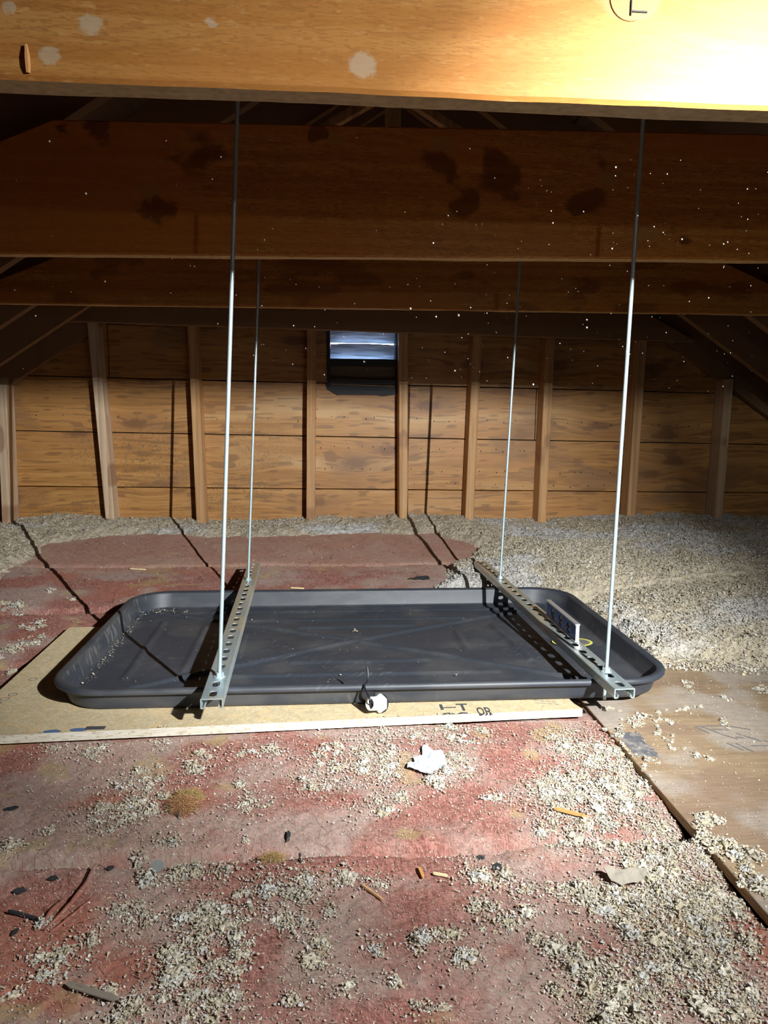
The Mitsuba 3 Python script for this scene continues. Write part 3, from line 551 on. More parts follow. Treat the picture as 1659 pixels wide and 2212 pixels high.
BLOBS= [(np.float64(-0.411),np.float64(1.359),np.float64(0.021),np.float64(0.022),0.8),(np.float64(-0.506),np.float64(1.387),np.float64(0.034),np.float64(0.027),0.4),(np.float64(-0.308),np.float64(1.251),np.float64(0.039),np.float64(0.04),0.5),(np.float64(-0.209),np.float64(1.311),np.float64(0.025),np.float64(0.032),0.8),(np.float64(-0.295),np.float64(1.399),np.float64(0.01),np.float64(0.028),0.9),(np.float64(-0.113),np.float64(1.341),np.float64(0.038),np.float64(0.033),0.4),(np.float64(-0.004),np.float64(1.449),np.float64(0.018),np.float64(0.022),0.9),(np.float64(0.038),np.float64(1.295),np.float64(0.05),np.float64(0.053),0.7),(np.float64(-0.011),np.float64(1.248),np.float64(0.032),np.float64(0.033),0.5),(np.float64(0.105),np.float64(1.309),np.float64(0.033),np.float64(0.072),0.5),(np.float64(-0.281),np.float64(1.196),np.float64(0.022),np.float64(0.03),0.6),(np.float64(-0.318),np.float64(1.143),np.float64(0.043),np.float64(0.024),0.7),(np.float64(-0.286),np.float64(1.154),np.float64(0.025),np.float64(0.017),0.8),(np.float64(-0.412),np.float64(1.113),np.float64(0.01),np.float64(0.01),0.8),(np.float64(-0.453),np.float64(1.071),np.float64(0.02),np.float64(0.014),0.8),(np.float64(-0.324),np.float64(1.111),np.float64(0.028),np.float64(0.015),0.3),(np.float64(-0.127),np.float64(1.223),np.float64(0.015),np.float64(0.019),0.5),(np.float64(-0.22),np.float64(1.069),np.float64(0.02),np.float64(0.01),0.6),(np.float64(-0.115),np.float64(1.06),np.float64(0.007),np.float64(0.017),0.6),(np.float64(-0.114),np.float64(1.163),np.float64(0.03),np.float64(0.028),0.4),(np.float64(0.078),np.float64(1.144),np.float64(0.03),np.float64(0.02),0.6),(np.float64(-0.261),np.float64(1.047),np.float64(0.008),np.float64(0.009),0.9),(np.float64(-0.373),np.float64(1.024),np.float64(0.008),np.float64(0.009),0.9),(np.float64(-0.228),np.float64(0.98),np.float64(0.011),np.float64(0.012),1.0),(np.float64(-0.162),np.float64(0.991),np.float64(0.035),np.float64(0.021),0.9),(np.float64(-0.052),np.float64(0.953),np.float64(0.037),np.float64(0.028),1.0),(np.float64(0.053),np.float64(0.956),np.float64(0.037),np.float64(0.014),0.8),(np.float64(-0.1),np.float64(0.944),np.float64(0.01),np.float64(0.007),0.8),(np.float64(-0.218),np.float64(0.909),np.float64(0.023),np.float64(0.016),0.6),(np.float64(-0.253),np.float64(0.934),np.float64(0.018),np.float64(0.013),0.6),(np.float64(-0.114),np.float64(0.902),np.float64(0.029),np.float64(0.022),0.9),(np.float64(-0.158),np.float64(0.892),np.float64(0.02),np.float64(0.039),1.0),(np.float64(-0.182),np.float64(0.837),np.float64(0.016),np.float64(0.023),1.0),(np.float64(-0.145),np.float64(0.827),np.float64(0.016),np.float64(0.021),1.0),(np.float64(-0.101),np.float64(0.839),np.float64(0.016),np.float64(0.023),0.9),(np.float64(-0.032),np.float64(0.887),np.float64(0.023),np.float64(0.022),0.9),(np.float64(-0.005),np.float64(0.828),np.float64(0.014),np.float64(0.023),0.9),(np.float64(-0.109),np.float64(0.809),np.float64(0.016),np.float64(0.013),0.8),(np.float64(-0.152),np.float64(0.788),np.float64(0.031),np.float64(0.024),0.9),(np.float64(-0.127),np.float64(0.756),np.float64(0.03),np.float64(0.019),0.8),(np.float64(-0.205),np.float64(0.755),np.float64(0.015),np.float64(0.016),0.9),(np.float64(-0.311),np.float64(0.846),np.float64(0.027),np.float64(0.019),0.8),(np.float64(-0.312),np.float64(0.816),np.float64(0.021),np.float64(0.015),0.5),(np.float64(-0.246),np.float64(0.791),np.float64(0.015),np.float64(0.01),0.8),(np.float64(-0.285),np.float64(0.883),np.float64(0.014),np.float64(0.013),0.7),(np.float64(-0.346),np.float64(0.795),np.float64(0.01),np.float64(0.007),0.8),(np.float64(-0.341),np.float64(0.904),np.float64(0.011),np.float64(0.013),0.5),(np.float64(0.023),np.float64(0.772),np.float64(0.01),np.float64(0.014),0.5),(np.float64(-0.023),np.float64(0.755),np.float64(0.013),np.float64(0.01),0.7),(np.float64(0.015),np.float64(0.902),np.float64(0.006),np.float64(0.013),0.6),(np.float64(0.067),np.float64(0.843),np.float64(0.011),np.float64(0.016),0.6),(np.float64(-0.109),np.float64(0.768),np.float64(0.015),np.float64(0.013),0.8),(np.float64(0.157),np.float64(1.402),np.float64(0.045),np.float64(0.041),0.4),(np.float64(0.12),np.float64(1.281),np.float64(0.021),np.float64(0.034),0.5),(np.float64(0.199),np.float64(1.231),np.float64(0.012),np.float64(0.026),1.0),(np.float64(0.24),np.float64(1.283),np.float64(0.025),np.float64(0.044),0.7),(np.float64(0.274),np.float64(1.395),np.float64(0.054),np.float64(0.041),0.5),(np.float64(0.126),np.float64(1.177),np.float64(0.023),np.float64(0.018),0.5),(np.float64(0.292),np.float64(1.159),np.float64(0.023),np.float64(0.012),0.8),(np.float64(0.376),np.float64(1.184),np.float64(0.027),np.float64(0.021),1.0),(np.float64(0.431),np.float64(1.204),np.float64(0.048),np.float64(0.047),1.0),(np.float64(0.499),np.float64(1.303),np.float64(0.051),np.float64(0.055),0.8),(np.float64(0.459),np.float64(1.343),np.float64(0.035),np.float64(0.038),0.6),(np.float64(0.403),np.float64(1.144),np.float64(0.045),np.float64(0.043),1.0),(np.float64(0.528),np.float64(1.265),np.float64(0.033),np.float64(0.069),0.8),(np.float64(0.518),np.float64(1.198),np.float64(0.04),np.float64(0.047),0.9),(np.float64(0.351),np.float64(1.073),np.float64(0.021),np.float64(0.018),0.8),(np.float64(0.406),np.float64(1.044),np.float64(0.031),np.float64(0.048),1.0),(np.float64(0.361),np.float64(1.017),np.float64(0.027),np.float64(0.023),0.9),(np.float64(0.468),np.float64(1.112),np.float64(0.045),np.float64(0.041),0.9),(np.float64(0.517),np.float64(1.068),np.float64(0.029),np.float64(0.032),0.8),(np.float64(0.53),np.float64(1.017),np.float64(0.041),np.float64(0.035),0.9),(np.float64(0.59),np.float64(1.05),np.float64(0.021),np.float64(0.017),0.9),(np.float64(0.568),np.float64(0.969),np.float64(0.033),np.float64(0.032),1.0),(np.float64(0.59),np.float64(0.946),np.float64(0.02),np.float64(0.02),1.0),(np.float64(0.205),np.float64(0.956),np.float64(0.018),np.float64(0.022),1.0),(np.float64(0.245),np.float64(0.948),np.float64(0.019),np.float64(0.014),0.9),(np.float64(0.3),np.float64(0.924),np.float64(0.037),np.float64(0.013),0.9),(np.float64(0.349),np.float64(0.921),np.float64(0.016),np.float64(0.014),1.0),(np.float64(0.367),np.float64(0.901),np.float64(0.031),np.float64(0.018),1.0),(np.float64(0.445),np.float64(0.966),np.float64(0.026),np.float64(0.032),1.0),(np.float64(0.4),np.float64(0.903),np.float64(0.037),np.float64(0.019),0.9),(np.float64(0.491),np.float64(0.963),np.float64(0.033),np.float64(0.032),1.0),(np.float64(0.486),np.float64(0.912),np.float64(0.037),np.float64(0.038),1.0),(np.float64(0.436),np.float64(0.887),np.float64(0.036),np.float64(0.027),1.0),(np.float64(0.521),np.float64(0.881),np.float64(0.036),np.float64(0.036),1.0),(np.float64(0.563),np.float64(0.887),np.float64(0.025),np.float64(0.027),1.0),(np.float64(0.379),np.float64(0.868),np.float64(0.024),np.float64(0.017),1.0),(np.float64(0.452),np.float64(0.841),np.float64(0.041),np.float64(0.041),1.0),(np.float64(0.495),np.float64(0.821),np.float64(0.023),np.float64(0.032),0.9),(np.float64(0.395),np.float64(0.82),np.float64(0.028),np.float64(0.02),0.8),(np.float64(0.205),np.float64(0.893),np.float64(0.015),np.float64(0.013),0.8),(np.float64(0.242),np.float64(0.873),np.float64(0.018),np.float64(0.017),0.8),(np.float64(0.211),np.float64(0.866),np.float64(0.023),np.float64(0.017),0.5),(np.float64(0.114),np.float64(0.836),np.float64(0.01),np.float64(0.017),1.0),(np.float64(0.149),np.float64(0.845),np.float64(0.017),np.float64(0.011),0.8),(np.float64(0.162),np.float64(0.805),np.float64(0.015),np.float64(0.013),1.0),(np.float64(0.265),np.float64(0.825),np.float64(0.011),np.float64(0.009),0.8),(np.float64(0.292),np.float64(0.804),np.float64(0.022),np.float64(0.022),0.9),(np.float64(0.335),np.float64(0.771),np.float64(0.032),np.float64(0.035),0.9),(np.float64(0.389),np.float64(0.767),np.float64(0.037),np.float64(0.035),0.8),(np.float64(0.44),np.float64(0.771),np.float64(0.027),np.float64(0.028),1.0),(np.float64(0.464),np.float64(0.734),np.float64(0.026),np.float64(0.026),1.0),(np.float64(0.257),np.float64(0.752),np.float64(0.008),np.float64(0.008),1.0),(np.float64(0.31),np.float64(0.732),np.float64(0.03),np.float64(0.025),1.0),(np.float64(0.313),np.float64(0.712),np.float64(0.025),np.float64(0.018),1.0),(np.float64(0.076),np.float64(0.782),np.float64(0.01),np.float64(0.008),0.9),(np.float64(0.112),np.float64(0.739),np.float64(0.02),np.float64(0.009),0.7),(np.float64(0.423),np.float64(0.717),np.float64(0.03),np.float64(0.019),0.9)]
PLYB= [(np.float64(0.563),np.float64(1.373),np.float64(0.02),np.float64(0.019),1.0),(np.float64(0.749),np.float64(1.478),np.float64(0.049),np.float64(0.029),0.5),(np.float64(0.637),np.float64(1.409),np.float64(0.056),np.float64(0.022),0.8),(np.float64(0.986),np.float64(1.569),np.float64(0.026),np.float64(0.032),0.9),(np.float64(0.825),np.float64(1.592),np.float64(0.021),np.float64(0.028),0.7),(np.float64(0.874),np.float64(1.521),np.float64(0.014),np.float64(0.015),0.7),(np.float64(0.795),np.float64(1.393),np.float64(0.019),np.float64(0.017),0.7),(np.float64(0.685),np.float64(1.254),np.float64(0.013),np.float64(0.011),0.8),(np.float64(0.58),np.float64(1.239),np.float64(0.016),np.float64(0.017),0.7),(np.float64(0.584),np.float64(1.056),np.float64(0.01),np.float64(0.01),0.8),(np.float64(0.613),np.float64(1.486),np.float64(0.039),np.float64(0.019),0.6),(np.float64(0.666),np.float64(1.447),np.float64(0.038),np.float64(0.018),0.6),(np.float64(0.659),np.float64(1.328),np.float64(0.018),np.float64(0.059),0.4)]
BACKB= [(np.float64(-0.8),np.float64(2.16),np.float64(0.038),np.float64(0.037),0.9),(np.float64(-0.92),np.float64(2.31),np.float64(0.024),np.float64(0.042),1.0),(np.float64(-0.757),np.float64(1.991),np.float64(0.03),np.float64(0.079),0.7),(np.float64(-0.795),np.float64(1.956),np.float64(0.023),np.float64(0.095),0.8),(np.float64(-0.714),np.float64(1.813),np.float64(0.032),np.float64(0.049),0.5),(np.float64(-0.866),np.float64(2.49),np.float64(0.012),np.float64(0.03),0.9),(np.float64(-0.698),np.float64(2.31),np.float64(0.008),np.float64(0.021),0.9),(np.float64(-0.769),np.float64(2.41),np.float64(0.007),np.float64(0.023),0.6),(np.float64(-0.947),np.float64(2.364),np.float64(0.028),np.float64(0.044),0.7)]
# ------------------------------------------------------------------ crumbs over the batts, the plywood, the pan
def top_at(X, Y):
    z = np.full(np.shape(X), -0.65)
    for i, (y0, y1, x0, x1, h, _) in enumerate(BATTS):
        s = (Y >= y0-0.001) & (Y <= y1+0.001); z = np.where(s, batt_top(i, X, Y), z)
    z = np.where((X > -0.678) & (X < 0.52) & (Y > 1.384+0.0522*(X+0.678)) & (Y < 2.075), OZ, z)
    return np.where((X > PX0) & (Y < 1.9), PZ, z)
ICO2 = trimesh.creation.icosphere(subdivisions=2)
def clusters(r, blobs, cover=1.2, rmin=0.005, rmax=0.019, fs=(0.0018, 0.0062), pile=0.85, dens_k=0.00215):
    """lumps of matted fluff (a rough core each) bristling with torn bits"""
    P, S, cores = [], [], []; iv, if_ = np.array(ICO2.vertices), np.array(ICO2.faces)
    for (cx, cy, rx, ry, dens) in blobs:
        area = math.pi*rx*ry*1.1; done = 0.0
        target = area*cover*dens**1.4
        while done < target:
            q = r.uniform(rmin, rmax)*(0.45+0.55*dens)*r.choice([1, 1, 0.6]); a = r.uniform(0, 2*math.pi); t = math.sqrt(r.rand())*1.1
            x, y = cx+rx*t*math.cos(a), cy+ry*t*math.sin(a); done += math.pi*q*q
            ax = np.array([q*r.uniform(.7, 1.15), q*r.uniform(.6, 1.0), q*pile*r.uniform(.55, 1.0)]); th_ = r.uniform(0, 6.28); c, s_ = math.cos(th_), math.sin(th_)
            Rz = np.array([[c, -s_, 0], [s_, c, 0], [0, 0, 1]])
            n = int(4+(q/dens_k)**2*r.uniform(.7, 1.3)); u = r.randn(n, 3); u[:, 2] = np.abs(u[:, 2])*0.9-0.15; u /= np.linalg.norm(u, axis=1, keepdims=True)
            e = (u*ax*r.uniform(.75, 1.12, (n, 1)))@Rz.T; e[:, 2] = np.maximum(e[:, 2], 0)
            sk = r.rand(n) < 0.22; e[sk, :2] *= r.uniform(1.0, 1.7, (sk.sum(), 1)); e[sk, 2] *= 0.1
            P.append(e+[x, y, 0]); S.append(r.uniform(fs[0], fs[1], n)*np.where(r.rand(n) < .07, 1.7, 1))
            if q > 0.0045:
                w = 1+2.4*(meshkit.fbm(iv*3.1+r.uniform(0, 90, 3), 3, 5)-0.5)[:, None]; v = (iv*ax*w*0.66)@Rz.T; v[:, 2] = np.maximum(v[:, 2], -0.002)
                cores.append((v+[x, y, 0], PAL[r.randint(0, 5)]*0.86*(0.7+0.55*r.rand(len(iv), 1))))
    return np.vstack(P), np.concatenate(S), cores
def core_part(cores, zf):
    F, V, C, o = [], [], [], 0
    for v, c in cores: V.append(v); C.append(c); F.append(np.array(ICO2.faces)+o); o += len(v)
    V = np.vstack(V); ctr = np.repeat([v[:, :2].mean(0) for v, _ in cores], len(ICO2.vertices), 0); V[:, 2] += zf(ctr[:, 0], ctr[:, 1]); return V, np.vstack(F), np.vstack(C)
r = np.random.RandomState(23)
P, S, CO = clusters(r, BLOBS); CO = [c for c in CO if c[0][:, 1].max() < 1.384+0.0522*(c[0][:, 0].mean()+0.678) and c[0][:, 1].min() > 0.6]
n1 = 34000
X1 = r.uniform(-1.0, 0.553, n1); Y1 = r.uniform(0.45, 1.44, n1)
XB, YB_, SB = [], [], []
for (cx, cy, rx, ry, dn) in BLOBS:
    m = int(math.pi*rx*ry*dn/5.5e-6); XB.append(cx+rx*0.95*r.randn(m)); YB_.append(cy+ry*0.95*r.randn(m)); SB.append(r.uniform(.0016, .0060, m))
XB, YB_, SB = np.concatenate(XB), np.concatenate(YB_), np.concatenate(SB); ob = XB < 0.552; XB, YB_, SB = XB[ob], YB_[ob], SB[ob]
keep = r.rand(n1) < 0.25+0.75*sstep(0.40, 0.62, meshkit.fbm(np.stack([X1*9, Y1*9, X1*0], -1), 3, 71)+0.12*(X1 > 0.2))
X1, Y1 = X1[keep], Y1[keep]
P = np.vstack([P, np.stack([X1, Y1, r.uniform(0, .0015, len(X1))], 1), np.stack([XB, YB_, r.uniform(0, .004, len(XB))], 1)]); S = np.concatenate([S, r.uniform(.0011, .0042, len(X1)), SB])
ok = (P[:, 1] > 0.42) & (P[:, 1] < 1.386+0.0522*(P[:, 0]+0.678)) & (P[:, 0] > -1)
P, S = P[ok], S[ok]
P[:, 2] += top_at(P[:, 0], P[:, 1]) + S*0.18
cool = (r.rand(len(P)) < 0.10)*0.7
V, F, C = merge([flakes(r, P, S, 0.8, cool), core_part(CO, top_at)])
k = put('insulation_crumbs', (V, F), 'm_flake', color=C); lab(k, 'clumps and crumbs of grey-beige fluff scattered over the red batts in the foreground', 'insulation crumbs', kind='stuff')
P, S, CO = clusters(r, PLYB, 0.8, 0.005, 0.013)
n1 = 4200; X1 = r.uniform(0.56, 1.15, n1); Y1 = r.uniform(0.8, 1.85, n1)
P = np.vstack([P, np.stack([X1, Y1, r.uniform(0, .001, n1)], 1)]); S = np.concatenate([S, r.uniform(.0008, .0042, n1)])
ok = (P[:, 0] > PX0+0.003) & ((P[:, 0] > 0.76) | (P[:, 1] < 1.45)); P, S = P[ok], S[ok]
P[:, 2] += PZ + S*0.15
V, F, C = merge([flakes(r, P, S, 0.6), core_part(CO, lambda a, b: np.full(len(a), PZ))])
k = put('insulation_crumbs', (V, F), 'm_flake', color=C); lab(k, 'small pale crumbs of fluff sprinkled on the brown plywood sheet', 'insulation crumbs', kind='stuff')
P, S, CO = clusters(r, BACKB, 1.0, 0.008, 0.02, (0.003, 0.009), dens_k=0.004)
n1 = 2600; X1 = r.uniform(-1.2, 0.5, n1); Y1 = r.uniform(1.5, 3.1, n1)
P = np.vstack([P, np.stack([X1, Y1, 0*X1+0.001], 1)]); S = np.concatenate([S, r.uniform(.002, .007, n1)])
ok = (P[:, 0] < -0.685) | (P[:, 1] > 2.29); P, S = P[ok], S[ok]
P[:, 2] += top_at(P[:, 0], P[:, 1]) + S*0.15
V, F, C = merge([flakes(r, P, S, 0.6), core_part(CO, top_at)])
k = put('insulation_crumbs', (V, F), 'm_flake', color=C); lab(k, 'crumbs and small grey lumps on the red batts left of and behind the pan', 'insulation crumbs', kind='stuff')
# fibres lifting off the red batts
def fibres(r, n, x0, x1, y0, y1, ln=(0.012, 0.04), w=0.0003):
    V, F = [], []; k = 5; o = 0
    X, Y = r.uniform(x0, x1, n), r.uniform(y0, y1, n); Zb = top_at(X, Y)
    a = r.uniform(0, 2*np.pi, n); L_ = r.uniform(*ln, n); cv = r.uniform(-2, 2, n); lift = np.abs(r.randn(n))*0.004+0.0008
    s = np.linspace(-.5, .5, k)
    ang = a[:, None]+cv[:, None]*s[None]
    px = X[:, None]+np.cumsum(np.cos(ang)*L_[:, None]/k, 1); py = Y[:, None]+np.cumsum(np.sin(ang)*L_[:, None]/k, 1)
    pz = top_at(px, py)+lift[:, None]*(1-4*s[None]**2)+0.0006
    nx, ny = -np.sin(ang)*w, np.cos(ang)*w
    A = np.stack([px-nx, py-ny, pz], -1); B = np.stack([px+nx, py+ny, pz+w*0.7], -1)
    V = np.concatenate([A, B], 1).reshape(-1, 3)
    q = np.array([(j, j+1, k+j+1, k+j) for j in range(k-1)]); t = np.vstack([q[:, [0, 1, 2]], q[:, [0, 2, 3]]])
    F = (t[None]+(np.arange(n)*2*k)[:, None, None]).reshape(-1, 3)
    pal = np.array([[0.36, 0.15, 0.11], [0.27, 0.095, 0.07], [0.45, 0.27, 0.20], [0.15, 0.06, 0.045], [0.45, 0.36, 0.24]])
    return V, F, np.repeat(pal[r.choice(5, n, p=[.34, .27, .2, .12, .07])], 2*k, 0)
V, F, C = merge([fibres(r, 9000, -0.62, 0.54, 0.60, 1.365, (0.006, 0.022), 0.00016), fibres(r, 2000, -1.1, 0.4, 2.32, 3.1, (0.012, 0.035), 0.0004), fibres(r, 900, -1.1, -0.71, 1.45, 2.27, (0.012, 0.03), 0.0003)])
k = put('insulation_fibres', (V, F), 'm_flake', color=C); lab(k, 'fine loose red and brown fibres lying on top of the red batts', 'fibres', kind='stuff')

# ------------------------------------------------------------------ drain pan
PX = (-0.547, 0.749); PY = (1.469, 2.271)
def rrect(inset, rad, n=12):
    x0, x1, y0, y1 = PX[0]+inset, PX[1]-inset, PY[0]+inset, PY[1]-inset; pts = []
    for cx, cy, a0 in ((x1-rad, y0+rad, -90), (x1-rad, y1-rad, 0), (x0+rad, y1-rad, 90), (x0+rad, y0+rad, 180)):
        for t in np.linspace(0, 90, n): a = math.radians(a0+t); pts.append((cx+rad*math.cos(a), cy+rad*math.sin(a)))
    return np.array(pts)
R0 = 0.115
prof = [(0.040, -0.6130), (0.031, -0.6122), (0.0255, -0.608), (0.0225, -0.600), (0.0150, -0.5735), (0.0010, -0.5735), (0.0, -0.5715), (-0.0004, -0.5685), (0.0012, -0.5645), (0.0045, -0.5622), (0.0085, -0.5618), (0.0125, -0.5632), (0.0150, -0.5640), (0.0175, -0.5655), (0.0185, -0.568), (0.0262, -0.6035), (0.0300, -0.6078), (0.036, -0.6093)]
def pan_mesh():
    rings = [np.c_[rrect(i, R0-i), np.full(48, z)] for i, z in prof]; n = 48; V = np.vstack(rings); F = []
    j = np.arange(n); k = (j+1) % n
    for a in range(len(rings)-1):
        F += [np.stack([a*n+j, a*n+k, (a+1)*n+k], 1), np.stack([a*n+j, (a+1)*n+k, (a+1)*n+j], 1)]
    c = len(V); V = np.vstack([V, [[0.1, 1.87, -0.6130]]]); F.append(np.stack([k, j, j*0+c], 1))
    # moulded floor with ribs
    inner = rings[-1][:, :2]; pg = Polygon(inner).buffer(-0.004)
    gx, gy = np.meshgrid(np.arange(PX[0]+.03, PX[1]-.03, 0.0052), np.arange(PY[0]+.03, PY[1]-.03, 0.0052), indexing='ij')
    import shapely
    pts = np.c_[gx.ravel(), gy.ravel()]; pts = pts[shapely.contains_xy(pg, pts[:, 0], pts[:, 1])]
    ringd = np.array([pg.exterior.interpolate(s, normalized=True).coords[0] for s in np.linspace(0, 1, 600, endpoint=False)])
    allp = np.vstack([inner, pts]); x, y = allp[:, 0], allp[:, 1]
    cx, cy = 0.090, 1.905; h = np.zeros(len(allp))
    def seg(x0, y0, x1, y1, w):
        d = np.array([x1-x0, y1-y0]); l2 = (d**2).sum(); t = np.clip(((x-x0)*d[0]+(y-y0)*d[1])/l2, 0, 1)
        return np.hypot(x-x0-t*d[0], y-y0-t*d[1])/w
    for (a, b) in ((-0.46, 2.19), (0.635, 2.19), (-0.46, 1.565), (0.64, 1.565)):
        q = seg(cx, cy, a, b, 1.0)
        h = np.maximum(h, 0.0070*np.clip(1-q/0.0115, 0, 1))
    rib = np.zeros(len(allp))
    L_ = [(-0.40, 2.185, 0.60, 2.185), (-0.205, 2.095, 0.40, 2.098), (-0.06, 2.025, 0.25, 2.030), (-0.40, 1.582, 0.58, 1.584), (-0.21, 1.660, 0.40, 1.662), (-0.07, 1.745, 0.25, 1.748),
          (-0.43, 1.66, -0.43, 2.10), (-0.31, 1.70, -0.31, 2.04), (-0.20, 1.79, -0.20, 1.97), (0.63, 1.65, 0.63, 2.10), (0.50, 1.74, 0.47, 2.03), (0.36, 1.82, 0.36, 1.97)]
    for s in L_: rib = np.maximum(rib, np.clip(1-seg(*s, 1.0)/0.0115, 0, 1)**0.8)
    h = np.maximum(h, 0.0058*rib)
    edge = shapely.distance(shapely.boundary(Polygon(inner)), shapely.points(x, y)); ft = np.clip(edge/0.03, 0, 1)
    dent = 0.0022*nz(x, y, 9, 77)+0.0045*np.clip(nz(x+0.4*y, y, 26, 79)-0.12, 0, 1)*3*np.clip(1.2*nz(x, y, 4, 80)+0.4, 0, 1)
    z = -0.6093 + ft*(h + dent)
    t = Delaunay(allp).simplices; cen = allp[t].mean(1); t = t[shapely.contains_xy(Polygon(inner).buffer(1e-6), cen[:, 0], cen[:, 1])]
    cr = np.cross(allp[t[:, 1]]-allp[t[:, 0]], allp[t[:, 2]]-allp[t[:, 0]]); t[cr < 0] = t[cr < 0][:, ::-1]
    base = (len(rings)-1)*n; mp = np.r_[base+np.arange(48), len(V)+np.arange(len(pts))]
    V = np.vstack([V, np.c_[allp[48:], z[48:]]]); F.append(mp[t]); return tm(V, np.vstack(F))
lab('drain_pan', 'large shallow black plastic drain pan with rounded corners, on the pale board', 'drain pan')
put('drain_pan__body', pan_mesh(), 'm_pan', smooth=38)
# drain outlet in the front wall
oc = (0.0945, 1.4845, -0.5835)
out = trimesh.creation.annulus(0.0118, 0.0142, 0.014); out = align(out, (oc[0], oc[1]+0.004, oc[2]), (oc[0], 0, oc[2])); out.apply_translation([0, -0.004, 0])
put('drain_pan__outlet', out, 'm_blackplastic'); lab('drain_pan__outlet', label='round black drain outlet')
put('drain_pan__outlet__bore', align(trimesh.creation.cylinder(0.0118, 0.002, sections=32), (oc[0], oc[1]-0.006, oc[2]), (oc[0], 0, oc[2])), 'm_dark')
# oval sticker on the floor of the pan
th = np.linspace(0, 2*np.pi, 64, endpoint=False)
def oval(rx, ry): return Polygon(np.c_[0.640+rx*np.cos(th), 1.852+ry*np.sin(th)])
def drape(m, dz):
    v = np.array(m.vertices); v[:, 2] = v[:, 2] - 0.6050 + dz; return tm(v, m.faces)
put('drain_pan__sticker', drape(extrude(oval(0.050, 0.034), 0.0004), 0.0), 'm_sticker'); lab('drain_pan__sticker', label='oval grey sticker with a yellow border')
put('drain_pan__sticker__border', drape(extrude(oval(0.052, 0.036).difference(oval(0.046, 0.030)), 0.0006), 0.0001), 'm_yellow')
put('drain_pan__sticker__print', drape(cat(*[extrude(sbox(0.640+a-0.004, 1.852+b-0.0012, 0.640+a+0.004, 1.852+b+0.0012), 0.0006) for a in (0.012, 0.024, 0.034) for b in (-0.010, -0.004, 0.003, 0.009)]), 0.0002), 'm_ink')
# crumbs in the pan
r = np.random.RandomState(31)
Pp = [(0.09, 1.975, 0.0105), (0.09, 1.985, 0.008), (0.085, 1.968, 0.008), (0.095, 1.97, 0.007), (0.043, 1.645, 0.006), (0.30, 1.63, 0.007), (0.305, 1.634, 0.005), (0.26, 2.17, 0.008), (0.255, 2.13, 0.006), (-0.19, 2.09, 0.006)]
nn = 260; px_ = r.uniform(-0.47, 0.66, nn); py_ = r.uniform(1.55, 2.21, nn)
Pp = np.vstack([np.array(Pp), np.c_[px_, py_, np.abs(r.randn(nn))*0.0014+0.0008]])
tc = r.rand(240)**0.8; along = np.c_[-0.505+0.006*r.randn(240)+0.02*np.clip(tc-0.75, 0, 1), 1.60+0.57*tc, np.abs(r.randn(240))*0.0022+0.001]
corner = np.c_[-0.445+0.03*r.randn(120), 2.195+0.012*r.randn(120), np.abs(r.randn(120))*0.003+0.001]
Pp = np.vstack([Pp, along, corner])
V, F, C = flakes(r, np.c_[Pp[:, :2], np.full(len(Pp), -0.6045)+Pp[:, 2]*0.2], Pp[:, 2], 0.5)
k = put('insulation_crumbs', (V, F), 'm_flake', color=C); lab(k, 'pale crumbs lying inside the black pan', 'insulation crumbs', kind='stuff')
# ------------------------------------------------------------------ strut channels
SL_, SW, SH, ST = 1.188, 0.0415, 0.0205, 0.0026
def strut_parts():
    """modelled along +y from 0, centred on x = 0, top at z = 0"""
    slots = []
    for i in range(24):
        y = 0.0245+i*0.0495
        slots.append(sbox(-0.0068, y-0.0075, 0.0068, y+0.0075).buffer(0.0005).union(Point(0, y-0.0075).buffer(0.0072)).union(Point(0, y+0.0075).buffer(0.0072)))
    from shapely.ops import unary_union
    top = sbox(-SW/2+0.0025, 0, SW/2-0.0025, SL_).difference(unary_union(slots)).simplify(0.00025)
    pl = extrude(top, ST); pl.apply_translation([0, 0, -ST])
    sides = []
    for s in (-1, 1):
        w = SW/2; q = 0.0025
        arc = [(w-q+q*math.sin(t), -q+q*math.cos(t)) for t in np.linspace(0, math.pi/2, 5)]
        lip = [(w, -SH+0.003), (w-0.0012, -SH+0.0006), (w-0.004, -SH), (w-0.0075, -SH+0.001), (w-0.0090, -SH+0.0035), (w-0.0092, -SH+0.0075), (w-0.0072, -SH+0.0078), (w-0.0068, -SH+0.0042), (w-0.0058, -SH+0.0027), (w-0.004, -SH+0.0024), (w-ST, -SH+0.0035)]
        pts = [(w-q, -ST)] + [(w-q, 0)] + arc[1:] + lip + [(w-ST, -ST)]
        pg = Polygon([(s*a, b) for a, b in pts]).buffer(0); m = extrude(pg, SL_)
        v = np.array(m.vertices); sides.append(tm(np.stack([v[:, 0], SL_-v[:, 2], v[:, 1]], 1), m.faces))
    return cat(pl, *sides)
SP = strut_parts()
def strut(near, far, text):
    a, b = np.array(near), np.array(far); ang = math.degrees(math.atan2(-(b[0]-a[0]), b[1]-a[1]))
    key = numbered('strut_channel'); m = rotz(SP, ang); m.apply_translation([a[0], a[1], -0.540])
    put(key, m, 'm_strut', fixed=True, smooth=30); lab(key, text, 'strut channel', 'slotted strut channels across the pan'); return key
strut((-0.1995, 1.361), (-0.2225, 2.549), 'left slotted metal strut channel lying across the pan')
strut((0.5795, 1.366), (0.5445, 2.553), 'right slotted metal strut channel across the pan, with the blue level on it')
